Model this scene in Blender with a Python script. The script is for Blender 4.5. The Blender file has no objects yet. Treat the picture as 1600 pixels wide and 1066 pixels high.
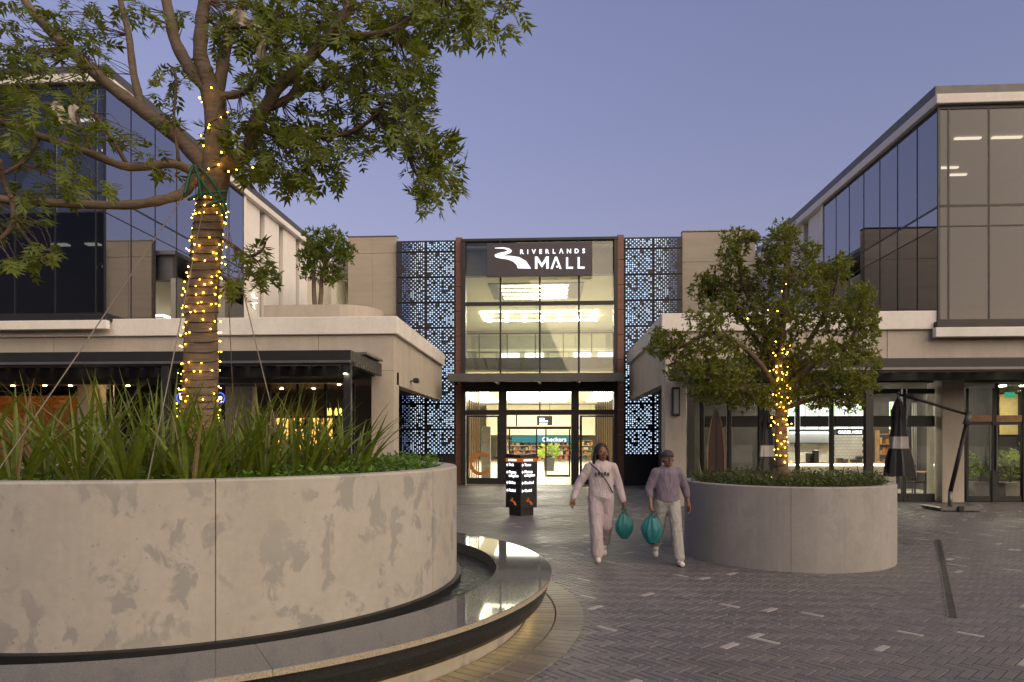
import bpy, bmesh, math, random
import numpy as np
from mathutils import Vector, Matrix
R = math.radians
random.seed(7)
rng = np.random.default_rng(11)
SC = bpy.context.scene
COL = SC.collection
# ------------------------------------------------------------------ camera
TH = R(3.2); F = 1066.67; HZ = 686.0; CZ = 1.75       # yaw, focal length in photo pixels, horizon row, eye height
CT, ST = math.cos(TH), math.sin(TH)
cd = bpy.data.cameras.new('camera'); cam = bpy.data.objects.new('camera', cd); COL.objects.link(cam)
cam.location = (0, 0, CZ); cam.rotation_euler = (R(90), 0, TH)
cd.lens = 24.0; cd.sensor_width = 36.0; cd.shift_y = (HZ - 533.0) / 1600.0
cd.clip_start = 0.05; cd.clip_end = 2000
SC.camera = cam
# ------------------------------------------------------------------ sky and dusk glow
SUN_EL, SUN_AZ = 0.6, 130.0                            # the sun has just gone, behind the camera and to the right
w = bpy.data.worlds.new('World'); SC.world = w; w.use_nodes = True
nt = w.node_tree; bg = nt.nodes['Background']
sk = nt.nodes.new('ShaderNodeTexSky'); sk.sky_type = 'NISHITA'; sk.sun_disc = False
sk.sun_elevation = R(SUN_EL); sk.sun_rotation = R(SUN_AZ); sk.ozone_density = 1.5; sk.dust_density = 0.6; sk.air_density = 1.0
gm = nt.nodes.new('ShaderNodeGamma'); gm.inputs[1].default_value = 0.66
tint = nt.nodes.new('ShaderNodeMix'); tint.data_type = 'RGBA'; tint.blend_type = 'MULTIPLY'; tint.inputs[0].default_value = 1
tint.inputs[7].default_value = (1.07, 0.945, 1.39, 1)
nt.links.new(sk.outputs[0], gm.inputs[0]); nt.links.new(gm.outputs[0], tint.inputs[6]); nt.links.new(tint.outputs[2], bg.inputs[0])
bg.inputs[1].default_value = 0.1065
sd = bpy.data.lights.new('sun', 'SUN'); sun = bpy.data.objects.new('sun', sd); COL.objects.link(sun)
sd.energy = 1.02; sd.angle = R(100); sd.color = (1.0, 0.79, 0.50)
az = R(SUN_AZ); e_ = R(24)
sv = Vector((math.sin(az) * math.cos(e_), math.cos(az) * math.cos(e_), math.sin(e_)))
sun.rotation_euler = sv.to_track_quat('Z', 'Y').to_euler(); sun.location = (20, -30, 30)
SC.view_settings.view_transform = 'Standard'; SC.view_settings.look = 'None'
SC.view_settings.exposure = 2.2; SC.view_settings.gamma = 1.0
SC.render.engine = 'CYCLES'
SC.cycles.use_denoising = True; SC.cycles.max_bounces = 8; SC.cycles.transparent_max_bounces = 16
SC.cycles.diffuse_bounces = 3; SC.cycles.glossy_bounces = 4; SC.cycles.caustics_reflective = False; SC.cycles.caustics_refractive = False
SC.cycles.sample_clamp_indirect = 4.0

# ------------------------------------------------------------------ where a photo point lies in the place
def ray(px, py):
    u = (px - 800) / F
    return Vector((u * CT - ST, u * ST + CT, (HZ - py) / F))
def at(px, py, Y):
    d = ray(px, py); return Vector((0, 0, CZ)) + d * (Y / d.y)
def atx(px, py, X):
    d = ray(px, py); return Vector((0, 0, CZ)) + d * (X / d.x)
def atz(px, py, Z=0.0):
    d = ray(px, py); return Vector((0, 0, CZ)) + d * ((Z - CZ) / d.z)
def cw(xc, zc, z=0.0):                                 # camera plan to world plan
    return Vector((xc * CT - zc * ST, xc * ST + zc * CT, z))
def zat(py, px, Y): return at(px, py, Y).z
def xat(px, Y): return at(px, 686, Y).x

# ------------------------------------------------------------------ materials
def mat_new(name):
    m = bpy.data.materials.new(name); m.use_nodes = True
    return m, m.node_tree, m.node_tree.nodes['Principled BSDF']
def N(t, k, **kw):
    n = t.nodes.new(k)
    for a, b in kw.items(): setattr(n, a, b)
    return n
def coords(t, scale=(1, 1, 1), kind='Object'):
    tc = N(t, 'ShaderNodeTexCoord'); mp = N(t, 'ShaderNodeMapping'); mp.inputs['Scale'].default_value = scale
    t.links.new(tc.outputs[kind], mp.inputs[0]); return mp.outputs[0]
def noise(t, vec, scale, detail=4, rough=0.6, dist=0):
    n = N(t, 'ShaderNodeTexNoise'); n.inputs['Scale'].default_value = scale; n.inputs['Detail'].default_value = detail
    n.inputs['Roughness'].default_value = rough; n.inputs['Distortion'].default_value = dist
    t.links.new(vec, n.inputs['Vector']); return n.outputs['Fac']
def ramp(t, fac, stops):
    n = N(t, 'ShaderNodeValToRGB'); e = n.color_ramp.elements
    while len(e) < len(stops): e.new(0.5)
    for i, (p, c) in enumerate(stops):
        e[i].position = p; e[i].color = (c, c, c, 1) if isinstance(c, (int, float)) else (*c, 1)
    t.links.new(fac, n.inputs[0]); return n.outputs[0]
def mixc(t, fac, a, b, mode='MIX'):
    n = N(t, 'ShaderNodeMix', data_type='RGBA', blend_type=mode)
    for s, v in ((0, fac), (6, a), (7, b)):
        if hasattr(v, 'is_linked') or hasattr(v, 'links'): t.links.new(v, n.inputs[s])
        elif s == 0: n.inputs[0].default_value = v
        else: n.inputs[s].default_value = (*v, 1)
    return n.outputs[2]
def bump(t, p, h, strength=0.3, dist=0.01):
    b = N(t, 'ShaderNodeBump'); b.inputs['Strength'].default_value = strength; b.inputs['Distance'].default_value = dist
    t.links.new(h, b.inputs['Height']); t.links.new(b.outputs[0], p.inputs['Normal'])
def plain(name, col, rough=0.5, metal=0.0, var=0.12, nscale=6.0, bmp=0.08, coat=0.0):
    m, t, p = mat_new(name); v = coords(t)
    f = noise(t, v, nscale, 5)
    lo = tuple(c * (1 - var) for c in col); hi = tuple(min(1, c * (1 + var)) for c in col)
    t.links.new(ramp(t, f, [(0.3, lo), (0.7, hi)]), p.inputs['Base Color'])
    t.links.new(ramp(t, noise(t, v, nscale * 2.3, 3), [(0.3, max(0.02, rough - 0.07)), (0.7, min(1, rough + 0.07))]), p.inputs['Roughness'])
    p.inputs['Metallic'].default_value = metal; p.inputs['Coat Weight'].default_value = coat
    if bmp: bump(t, p, noise(t, v, nscale * 12, 3), bmp, 0.004)
    return m
def emis(name, col, s):
    m = bpy.data.materials.new(name); m.use_nodes = True; t = m.node_tree; t.nodes.clear()
    e = N(t, 'ShaderNodeEmission'); e.inputs[0].default_value = (*col, 1); e.inputs[1].default_value = s
    o = N(t, 'ShaderNodeOutputMaterial'); t.links.new(e.outputs[0], o.inputs[0]); return m
def glass(name, tintc, refl, rough=0.0, ior=1.5, reflc=(1, 1, 1)):
    m = bpy.data.materials.new(name); m.use_nodes = True; t = m.node_tree; t.nodes.clear()
    tr = N(t, 'ShaderNodeBsdfTransparent'); tr.inputs[0].default_value = (*tintc, 1)
    gl = N(t, 'ShaderNodeBsdfGlossy'); gl.inputs['Roughness'].default_value = rough; gl.inputs[0].default_value = (*reflc, 1)
    fr = N(t, 'ShaderNodeFresnel'); fr.inputs[0].default_value = ior
    ma = N(t, 'ShaderNodeMath', operation='ADD', use_clamp=True); ma.inputs[1].default_value = refl; t.links.new(fr.outputs[0], ma.inputs[0])
    v = coords(t); bp = N(t, 'ShaderNodeBump'); bp.inputs['Strength'].default_value = 0.012; bp.inputs['Distance'].default_value = 0.05
    t.links.new(noise(t, v, 0.7, 2), bp.inputs['Height']); t.links.new(bp.outputs[0], gl.inputs['Normal'])
    mx = N(t, 'ShaderNodeMixShader'); t.links.new(ma.outputs[0], mx.inputs[0]); t.links.new(tr.outputs[0], mx.inputs[1]); t.links.new(gl.outputs[0], mx.inputs[2])
    o = N(t, 'ShaderNodeOutputMaterial'); t.links.new(mx.outputs[0], o.inputs[0]); return m
def concrete(name, base, patch=0.0, stretch=(1, 1, 1), streak=0.1, pits=True, rough=0.8):
    m, t, p = mat_new(name); v = coords(t, stretch)
    big = noise(t, v, 0.8, 6, 0.62); fine = noise(t, v, 14, 6, 0.7); vs = noise(t, coords(t, (2.2 * stretch[0], 2.2 * stretch[1], 0.6 * stretch[2])), 1.1, 5, 0.65, 0.5)
    c = mixc(t, ramp(t, big, [(0.3, 0), (0.7, 1)]), tuple(x * 0.84 for x in base), tuple(min(1, x * 1.12) for x in base))
    c = mixc(t, 0.35, c, ramp(t, fine, [(0.25, tuple(x * 0.7 for x in base)), (0.75, tuple(min(1, x * 1.2) for x in base))]))
    c = mixc(t, streak, c, ramp(t, vs, [(0.35, tuple(x * 0.5 for x in base)), (0.65, tuple(min(1, x * 1.2) for x in base))]))
    if patch:
        pn = noise(t, coords(t, (1.5, 1.5, 1.1)), 3.4, 6, 0.6, 0.35); pf = ramp(t, pn, [(0.53, 0.0), (0.585, 1.0)])
        env = ramp(t, noise(t, v, 0.8, 1), [(0.42, 0.1), (0.58, 0.9)])
        mm = N(t, 'ShaderNodeMath', operation='MULTIPLY'); t.links.new(pf, mm.inputs[0]); t.links.new(env, mm.inputs[1])
        m2 = N(t, 'ShaderNodeMath', operation='MULTIPLY'); m2.inputs[1].default_value = patch; t.links.new(mm.outputs[0], m2.inputs[0])
        c = mixc(t, m2.outputs[0], c, tuple(x * k for x, k in zip(base, (0.62, 0.66, 0.72))))
    if pits:
        vo = N(t, 'ShaderNodeTexVoronoi'); vo.inputs['Scale'].default_value = 9; t.links.new(v, vo.inputs['Vector'])
        pit = ramp(t, vo.outputs['Distance'], [(0.02, 1), (0.075, 0)])
        c = mixc(t, pit, c, tuple(x * 0.55 for x in base))
    t.links.new(c, p.inputs['Base Color']); p.inputs['Roughness'].default_value = rough
    bump(t, p, mixc(t, 0.5, fine, big), 0.35, 0.006)
    return m
M = {}
M['concrete_left'] = concrete('concrete_left', (0.385, 0.36, 0.318), patch=0.85)
M['concrete_right'] = concrete('concrete_right', (0.30, 0.285, 0.27), patch=0.3, streak=0.22)
M['concrete_wing'] = concrete('concrete_wing', (0.51, 0.455, 0.375), streak=0.16)
M['concrete_board'] = concrete('concrete_board', (0.44, 0.385, 0.31), stretch=(0.5, 0.5, 5), streak=0.1)
M['white_render'] = concrete('white_render', (0.80, 0.76, 0.70), streak=0.09, pits=False)
M['white_wall'] = plain('white_wall', (0.80, 0.77, 0.71), 0.8, var=0.04, nscale=1.5)
M['dark_metal'] = plain('dark_metal', (0.028, 0.026, 0.026), 0.42, 0.3, nscale=3)
M['black'] = plain('black', (0.012, 0.012, 0.013), 0.5)
M['grey_metal'] = plain('grey_metal', (0.17, 0.165, 0.16), 0.4, 0.6, nscale=3)
M['parapet'] = plain('parapet', (0.10, 0.098, 0.095), 0.45, 0.3, nscale=2)
M['panel_dark'] = plain('panel_dark', (0.030, 0.029, 0.036), 0.45, 0.3, nscale=3)
M['copper'] = plain('copper', (0.20, 0.095, 0.068), 0.5, 0.3, nscale=3)
M['cream'] = plain('cream', (0.74, 0.70, 0.58), 0.7, var=0.04, nscale=1)
M['tile_floor'] = plain('tile_floor', (0.62, 0.58, 0.50), 0.25, var=0.05, nscale=2)
M['grey_wall'] = plain('grey_wall', (0.30, 0.29, 0.28), 0.7, nscale=2)
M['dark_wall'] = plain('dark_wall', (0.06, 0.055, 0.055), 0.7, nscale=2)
M['office_wall'] = plain('office_wall', (0.5, 0.47, 0.40), 0.8, nscale=1)
M['wood'] = plain('wood', (0.36, 0.20, 0.09), 0.5, var=0.3, nscale=5)
M['orange_brick'] = plain('orange_brick', (0.30, 0.12, 0.03), 0.8, var=0.35, nscale=7)
M['soil'] = plain('soil', (0.045, 0.032, 0.022), 0.95, var=0.5, nscale=14, bmp=0.8)
M['clear_glass'] = glass('clear_glass', (0.93, 0.95, 0.93), 0.03)
M['shop_glass'] = glass('shop_glass', (0.90, 0.91, 0.90), 0.0)
M['office_glass'] = glass('office_glass', (0.42, 0.44, 0.45), 0.20, reflc=(0.86, 0.9, 1.0))
M['coated_glass'] = glass('coated_glass', (0.42, 0.44, 0.45), 0.40, reflc=(0.92, 0.93, 1.0))
M['front_glass'] = glass('front_glass', (0.40, 0.39, 0.39), 0.005)
M['left_front_glass'] = glass('left_front_glass', (0.42, 0.42, 0.43), 0.07, reflc=(0.85, 0.92, 1.0))
M['tall_glass'] = glass('tall_glass', (0.86, 0.88, 0.80), 0.015)
M['smoked_glass'] = glass('smoked_glass', (0.18, 0.19, 0.20), 0.0, ior=1.33)
M['spandrel'] = glass('spandrel', (0.04, 0.045, 0.05), 0.26, reflc=(0.86, 0.9, 1.0))
M['light_panel'] = emis('light_panel', (1.0, 0.93, 0.76), 2.5)
M['light_warm'] = emis('light_warm', (1.0, 0.86, 0.60), 2.6)
M['light_upper'] = emis('light_upper', (1.0, 0.93, 0.74), 4.4)
M['light_office'] = emis('light_office', (1.0, 0.90, 0.68), 1.2)
M['light_white'] = emis('light_white', (0.96, 0.97, 1.0), 0.9)
M['light_spot'] = emis('light_spot', (1.0, 0.90, 0.70), 9.0)
M['holes'] = emis('holes', (0.60, 0.79, 1.0), 0.30)
M['holes_dim'] = emis('holes_dim', (0.34, 0.50, 0.98), 0.17)
M['sign_white'] = emis('sign_white', (0.93, 0.92, 1.0), 0.42)
M['bulb'] = emis('bulb', (1.0, 0.48, 0.022), 12.0)
M['led'] = emis('led', (1.0, 0.72, 0.30), 1.5)
M['blue_neon'] = emis('blue_neon', (0.10, 0.14, 1.0), 0.5)
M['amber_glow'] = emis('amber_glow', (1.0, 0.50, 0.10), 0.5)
M['orange_paint'] = plain('orange_paint', (0.65, 0.22, 0.03), 0.5)
M['teal_sign'] = emis('teal_sign', (0.10, 0.40, 0.45), 0.17)
M['rope'] = plain('rope', (0.20, 0.175, 0.15), 0.8, nscale=40)
M['green_hose'] = plain('green_hose', (0.015, 0.10, 0.055), 0.55)
M['rag'] = plain('rag', (0.42, 0.38, 0.30), 0.9, var=0.2)
M['wire'] = plain('wire', (0.02, 0.012, 0.008), 0.7)
def paver_mat(name, col, rough=0.5):
    m, t, p = mat_new(name); g = N(t, 'ShaderNodeNewGeometry'); tc = N(t, 'ShaderNodeTexCoord'); oi = N(t, 'ShaderNodeObjectInfo')
    f = noise(t, g.outputs['Position'], 40, 5, 0.7); b = noise(t, g.outputs['Position'], 0.7, 3)
    c = ramp(t, f, [(0.25, tuple(x * 0.72 for x in col)), (0.75, tuple(x * 1.25 for x in col))])
    c = mixc(t, 0.35, c, ramp(t, b, [(0.3, tuple(x * 0.72 for x in col)), (0.7, tuple(x * 1.25 for x in col))]))
    t.links.new(c, p.inputs['Base Color']); t.links.new(ramp(t, b, [(0.3, rough - 0.12), (0.7, rough + 0.1)]), p.inputs['Roughness'])
    vo = N(t, 'ShaderNodeTexVoronoi'); vo.inputs['Scale'].default_value = 2.6; t.links.new(g.outputs['Position'], vo.inputs['Vector'])
    st = noise(t, g.outputs['Position'], 1.6, 5, 0.65, 0.8)
    c = mixc(t, ramp(t, vo.outputs['Distance'], [(0.035, 0.55), (0.06, 0.0)]), c, tuple(x * 0.45 for x in col))
    c = mixc(t, ramp(t, st, [(0.56, 0.0), (0.68, 0.4)]), c, tuple(x * 0.6 for x in col))
    t.links.new(c, p.inputs['Base Color'])
    bump(t, p, f, 0.35, 0.004); return m
PAV = [paver_mat('paver_a', (0.118, 0.114, 0.119)), paver_mat('paver_b', (0.132, 0.126, 0.128)), paver_mat('paver_c', (0.106, 0.103, 0.110)),
       paver_mat('paver_d', (0.124, 0.115, 0.116)), paver_mat('paver_white', (0.31, 0.295, 0.285))]
PAV_RING = [paver_mat('ring_paver_a', (0.17, 0.15, 0.12)), paver_mat('ring_paver_b', (0.14, 0.125, 0.105))]
M['joint'] = plain('joint', (0.05, 0.045, 0.042), 0.95, nscale=20)
def granite(name, base, rough):
    m, t, p = mat_new(name); v = coords(t)
    f = noise(t, v, 90, 4, 0.75); vo = N(t, 'ShaderNodeTexVoronoi'); vo.inputs['Scale'].default_value = 130; t.links.new(v, vo.inputs['Vector'])
    c = ramp(t, f, [(0.35, tuple(x * 0.45 for x in base)), (0.52, base), (0.7, tuple(min(1, x * 1.7) for x in base))])
    c = mixc(t, 0.3, c, ramp(t, vo.outputs['Distance'], [(0.1, 0.02), (0.5, tuple(min(1, x * 1.4) for x in base))]))
    t.links.new(c, p.inputs['Base Color']); p.inputs['Roughness'].default_value = rough; p.inputs['IOR'].default_value = 1.5
    if rough > 0.4: bump(t, p, f, 0.6, 0.006)
    return m
M['granite'] = granite('granite', (0.125, 0.128, 0.135), 0.04)
M['granite_rough'] = granite('granite_rough', (0.33, 0.28, 0.20), 0.7)
M['granite_black'] = granite('granite_black', (0.022, 0.022, 0.020), 0.25)
def water_mat():
    m, t, p = mat_new('water'); v = coords(t)
    p.inputs['Base Color'].default_value = (0.02, 0.024, 0.022, 1); p.inputs['Roughness'].default_value = 0.05; p.inputs['IOR'].default_value = 1.33
    bump(t, p, noise(t, v, 13, 4, 0.6, 0.6), 0.9, 0.03); return m
M['water'] = water_mat()
def leaf_mat(name, a, b, c3, trans=0.35, rough=0.45, ns=2.2):
    m, t, p = mat_new(name); g = N(t, 'ShaderNodeNewGeometry')
    f = noise(t, g.outputs['Position'], ns, 3); f2 = noise(t, g.outputs['Position'], 23, 2)
    col = mixc(t, 0.5, ramp(t, f, [(0.35, a), (0.65, b)]), ramp(t, f2, [(0.35, a), (0.55, b), (0.75, c3)]))
    t.links.new(col, p.inputs['Base Color']); p.inputs['Roughness'].default_value = rough
    tl = N(t, 'ShaderNodeBsdfTranslucent'); t.links.new(mixc(t, 0.5, col, c3), tl.inputs[0])
    mx = N(t, 'ShaderNodeMixShader'); mx.inputs[0].default_value = trans
    o = t.nodes['Material Output']; t.links.new(p.outputs[0], mx.inputs[1]); t.links.new(tl.outputs[0], mx.inputs[2]); t.links.new(mx.outputs[0], o.inputs[0])
    return m
M['leaf_ash'] = leaf_mat('leaf_ash', (0.066, 0.096, 0.010), (0.150, 0.195, 0.018), (0.29, 0.31, 0.035), 0.45)
M['leaf_fig'] = leaf_mat('leaf_fig', (0.072, 0.096, 0.010), (0.162, 0.192, 0.018), (0.27, 0.285, 0.035), 0.4)
M['leaf_roof'] = leaf_mat('leaf_roof', (0.06, 0.095, 0.012), (0.14, 0.19, 0.02), (0.25, 0.29, 0.04), 0.45)
M['leaf_strap'] = leaf_mat('leaf_strap', (0.062, 0.105, 0.009), (0.145, 0.195, 0.017), (0.29, 0.31, 0.035), 0.35, 0.4)
M['leaf_cover'] = leaf_mat('leaf_cover', (0.06, 0.13, 0.012), (0.12, 0.24, 0.022), (0.20, 0.31, 0.04), 0.4)
M['leaf_hedge'] = leaf_mat('leaf_hedge', (0.040, 0.060, 0.014), (0.075, 0.10, 0.022), (0.14, 0.16, 0.04), 0.35)
M['leaf_lime'] = leaf_mat('leaf_lime', (0.12, 0.22, 0.02), (0.24, 0.38, 0.03), (0.42, 0.5, 0.06), 0.4)
def bark_mat(name, a, b):
    m, t, p = mat_new(name); v = coords(t, (1, 1, 1))
    f = noise(t, v, 11, 6, 0.7); r = noise(t, coords(t, (2, 2, 26)), 1.6, 4, 0.6, 0.4)
    c = mixc(t, 0.5, ramp(t, f, [(0.3, a), (0.7, b)]), ramp(t, r, [(0.35, tuple(x * 0.8 for x in a)), (0.65, b)]))
    t.links.new(c, p.inputs['Base Color']); p.inputs['Roughness'].default_value = 0.85; bump(t, p, mixc(t, 0.5, f, r), 1.0, 0.02); return m
M['bark'] = bark_mat('bark', (0.115, 0.084, 0.056), (0.21, 0.155, 0.108))
M['bark_thin'] = bark_mat('bark_thin', (0.07, 0.05, 0.035), (0.16, 0.11, 0.075))

# ------------------------------------------------------------------ mesh building
ORG = {}
def prop(o, label=None, cat=None, group=None, kind=None):
    if label: o['label'] = label
    if cat: o['category'] = cat
    if group: o['group'] = group
    if kind: o['kind'] = kind
    return o
def empty(name, loc, label=None, cat=None, group=None, kind=None):
    o = bpy.data.objects.new(name, None); COL.objects.link(o); o.location = loc; o.empty_display_size = 0.2
    ORG[o.name] = Vector(loc); return prop(o, label, cat, group, kind)
def org(o): return ORG.get(o.name, Vector((0, 0, 0)))
class MB:
    def __init__(s): s.v = []; s.f = []; s.mi = []; s.cur = 0
    def add(s, vs, fs):
        n = len(s.v); s.v += [tuple(x) for x in vs]; s.f += [tuple(i + n for i in f) for f in fs]; s.mi += [s.cur] * len(fs); return s
    def box(s, x0, x1, y0, y1, z0, z1, b=0.0):
        if x0 > x1: x0, x1 = x1, x0
        if y0 > y1: y0, y1 = y1, y0
        if z0 > z1: z0, z1 = z1, z0
        if not b:
            s.add([(x0, y0, z0), (x1, y0, z0), (x1, y1, z0), (x0, y1, z0), (x0, y0, z1), (x1, y0, z1), (x1, y1, z1), (x0, y1, z1)],
                  [(0, 3, 2, 1), (4, 5, 6, 7), (0, 1, 5, 4), (1, 2, 6, 5), (2, 3, 7, 6), (3, 0, 4, 7)]); return s
        b = min(b, (x1 - x0) * .45, (y1 - y0) * .45, (z1 - z0) * .45)
        bm = bmesh.new(); c = Vector(((x0 + x1) / 2, (y0 + y1) / 2, (z0 + z1) / 2)); h = Vector(((x1 - x0) / 2, (y1 - y0) / 2, (z1 - z0) / 2))
        for sx in (-1, 1):
            for sy in (-1, 1):
                for sz in (-1, 1):
                    p = Vector((c.x + sx * h.x, c.y + sy * h.y, c.z + sz * h.z))
                    for a in range(3):
                        q = p.copy()
                        for k in range(3):
                            if k != a: q[k] -= (sx, sy, sz)[k] * b
                        bm.verts.new(q)
        r = bmesh.ops.convex_hull(bm, input=bm.verts[:]); bmesh.ops.dissolve_limit(bm, angle_limit=0.01, verts=bm.verts[:], edges=bm.edges[:])
        bm.verts.index_update(); s.add([v.co[:] for v in bm.verts], [[v.index for v in f.verts] for f in bm.faces]); bm.free(); return s
    def tube(s, pts, rad, n=8, cap=True, jit=0.0):
        pts = [Vector(p) for p in pts]; m = len(pts); rad = [rad] * m if isinstance(rad, (int, float)) else rad
        base = len(s.v); up = None; vs = []
        for i, p in enumerate(pts):
            d = (pts[min(i + 1, m - 1)] - pts[max(i - 1, 0)])
            if d.length < 1e-9: d = Vector((0, 0, 1))
            d.normalize()
            if up is None: up = d.orthogonal().normalized()
            else:
                up = up - d * up.dot(d)
                up = up.normalized() if up.length > 1e-6 else d.orthogonal().normalized()
            w_ = d.cross(up)
            for k in range(n):
                a = 2 * math.pi * k / n; vs.append(p + (up * math.cos(a) + w_ * math.sin(a)) * rad[i] * (1 + (jit * (math.sin(a * 3 + i * .7) * .5 + math.sin(a * 2 - i * 1.3) * .4 + random.uniform(-.5, .5)) if jit else 0)))
        fs = [(i * n + k, i * n + (k + 1) % n, (i + 1) * n + (k + 1) % n, (i + 1) * n + k) for i in range(m - 1) for k in range(n)]
        if cap: fs += [tuple(reversed(range(n))), tuple(range((m - 1) * n, m * n))]
        return s.add(vs, fs)
    def lathe(s, prof, c=(0, 0, 0), a0=0.0, a1=2 * math.pi, n=64, closed=True):   # prof: (r, z) loop
        full = abs(a1 - a0 - 2 * math.pi) < 1e-6; m = n if full else n + 1; k = len(prof); vs = []
        for i in range(m):
            a = a0 + (a1 - a0) * i / n
            for r, z in prof: vs.append((c[0] + r * math.cos(a), c[1] + r * math.sin(a), c[2] + z))
        fs = []
        for i in range(n):
            j = (i + 1) % m
            for q in range(k if closed else k - 1):
                q2 = (q + 1) % k; fs.append((i * k + q, j * k + q, j * k + q2, i * k + q2))
        if not full and closed: fs += [tuple(reversed(range(k))), tuple(range((m - 1) * k, m * k))]
        return s.add(vs, fs)
    def ball(s, c, r, n=8, m=6, sq=(1, 1, 1)):
        vs = [(c[0], c[1], c[2] + r * sq[2])]
        for i in range(1, m):
            t = math.pi * i / m
            for k in range(n):
                a = 2 * math.pi * k / n; vs.append((c[0] + r * sq[0] * math.sin(t) * math.cos(a), c[1] + r * sq[1] * math.sin(t) * math.sin(a), c[2] + r * sq[2] * math.cos(t)))
        vs.append((c[0], c[1], c[2] - r * sq[2])); L = len(vs) - 1
        fs = [(0, 1 + k, 1 + (k + 1) % n) for k in range(n)]
        for i in range(m - 2): fs += [(1 + i * n + k, 1 + (i + 1) * n + k, 1 + (i + 1) * n + (k + 1) % n, 1 + i * n + (k + 1) % n) for k in range(n)]
        fs += [(L, 1 + (m - 2) * n + (k + 1) % n, 1 + (m - 2) * n + k) for k in range(n)]
        return s.add(vs, fs)
    def poly(s, pts, y0, y1):                          # outline in (x, z), given thickness along y
        n = len(pts); bm = bmesh.new()
        f = bm.faces.new([bm.verts.new((p[0], y0, p[1])) for p in pts]); bmesh.ops.triangulate(bm, faces=[f]); bm.verts.index_update()
        tri = [[v.index for v in q.verts] for q in bm.faces]; bm.free()
        vs = [(p[0], y0, p[1]) for p in pts] + [(p[0], y1, p[1]) for p in pts]
        return s.add(vs, tri + [[i + n for i in reversed(q)] for q in tri] + [(i, (i + 1) % n, (i + 1) % n + n, i + n) for i in range(n)])
    def build(s, name, mat, parent=None, smooth=False, base=None, fix=True):
        vs = np.array(s.v, dtype=float).reshape(-1, 3)
        if parent is not None: o0 = org(parent)
        elif base is not None: o0 = Vector(base)
        else: o0 = Vector(((vs[:, 0].min() + vs[:, 0].max()) / 2, (vs[:, 1].min() + vs[:, 1].max()) / 2, vs[:, 2].min()))
        me = bpy.data.meshes.new(name); me.from_pydata((vs - np.array(o0)).tolist(), [], s.f)
        for m in (mat if isinstance(mat, list) else [mat]): me.materials.append(M[m] if isinstance(m, str) else m)
        if any(s.mi): me.polygons.foreach_set('material_index', s.mi)
        if smooth: me.polygons.foreach_set('use_smooth', [True] * len(me.polygons))
        if fix:
            bm = bmesh.new(); bm.from_mesh(me); bmesh.ops.recalc_face_normals(bm, faces=bm.faces[:]); bm.to_mesh(me); bm.free()
        me.update(); o = bpy.data.objects.new(name, me); COL.objects.link(o)
        if parent is not None: o.parent = parent
        else: o.location = o0
        ORG[o.name] = Vector(o0); return o
def bx(name, mat, parent, x0, x1, y0, y1, z0, z1, b=0.0): return MB().box(x0, x1, y0, y1, z0, z1, b).build(name, mat, parent)
def inst(src, name, loc, parent=None, rot=None, sc=None):          # another object on the same mesh data
    o = bpy.data.objects.new(name, src.data if hasattr(src, 'data') else src); COL.objects.link(o)
    if parent is not None: o.parent = parent; o.location = Vector(loc) - org(parent)
    else: o.location = loc
    if rot: o.rotation_euler = rot
    if sc: o.scale = sc
    ORG[o.name] = org(parent) if parent is not None else Vector(loc); return o
def copy_tree(o, loc=None, parent=None):
    c = o.copy(); COL.objects.link(c)
    if parent is not None: c.parent = parent
    if loc is not None: c.location = loc
    ORG[c.name] = Vector(loc) if loc is not None else org(parent) if parent is not None else org(o)
    for ch in o.children: copy_tree(ch, None, c)
    return c
def smoothpath(pts, k=4):
    pts = [Vector(p) for p in pts]; out = []
    for i in range(len(pts) - 1):
        p0, p1, p2, p3 = pts[max(i - 1, 0)], pts[i], pts[i + 1], pts[min(i + 2, len(pts) - 1)]
        for j in range(k):
            t = j / k; out.append(0.5 * ((2 * p1) + (p2 - p0) * t + (2 * p0 - 5 * p1 + 4 * p2 - p3) * t * t + (3 * p1 - p0 - 3 * p2 + p3) * t ** 3))
    out.append(pts[-1]); return out
def text_mb(s_, size, loc, offset=0.0, depth=0.004, align='LEFT'):   # flat lettering facing -y, as a mesh in world space
    c = bpy.data.curves.new('t', 'FONT'); c.body = s_; c.size = size; c.offset = offset; c.extrude = depth; c.align_x = align; c.resolution_u = 3
    o = bpy.data.objects.new('t', c); COL.objects.link(o); bpy.context.view_layer.update()
    me = o.evaluated_get(bpy.context.evaluated_depsgraph_get()).to_mesh()
    mb = MB(); mb.add([(loc[0] + v.co.x, loc[1] - v.co.z, loc[2] + v.co.y) for v in me.vertices], [tuple(p.vertices) for p in me.polygons])
    bpy.data.objects.remove(o); bpy.data.curves.remove(c); return mb
LOGO = [((190, 145), (190, 149)), ((300, 140), (290, 153)), ((372, 151), (345, 166)), ((408, 180), (354, 180)), ((392, 208), (325, 195)), ((330, 230), (250, 210)), ((268, 243), (200, 228)), ((268, 243.5), (188, 243)),
        ((275, 244), (200, 262)), ((330, 246), (255, 277)), ((400, 249), (350, 290)), ((500, 265), (420, 315)), ((590, 315), (470, 360)), ((652, 408), (485, 405))]
def strip_mb(pairs, y0, y1):                            # flat ribbon given by point pairs in (x, z), with thickness
    n = len(pairs); vs = [(p[0], y, p[1]) for y in (y0, y1) for q in pairs for p in q]; m = 2 * n; fs = []
    for i in range(n - 1):
        a, b, c, d = 2 * i, 2 * i + 1, 2 * i + 3, 2 * i + 2
        fs += [(a, b, c, d), (d + m, c + m, b + m, a + m), (a, d, d + m, a + m), (b, b + m, c + m, c)]
    fs += [(0, m, m + 1, 1), (2 * n - 2, 2 * n - 1, 2 * n - 1 + m, 2 * n - 2 + m)]
    return MB().add(vs, fs)
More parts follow.
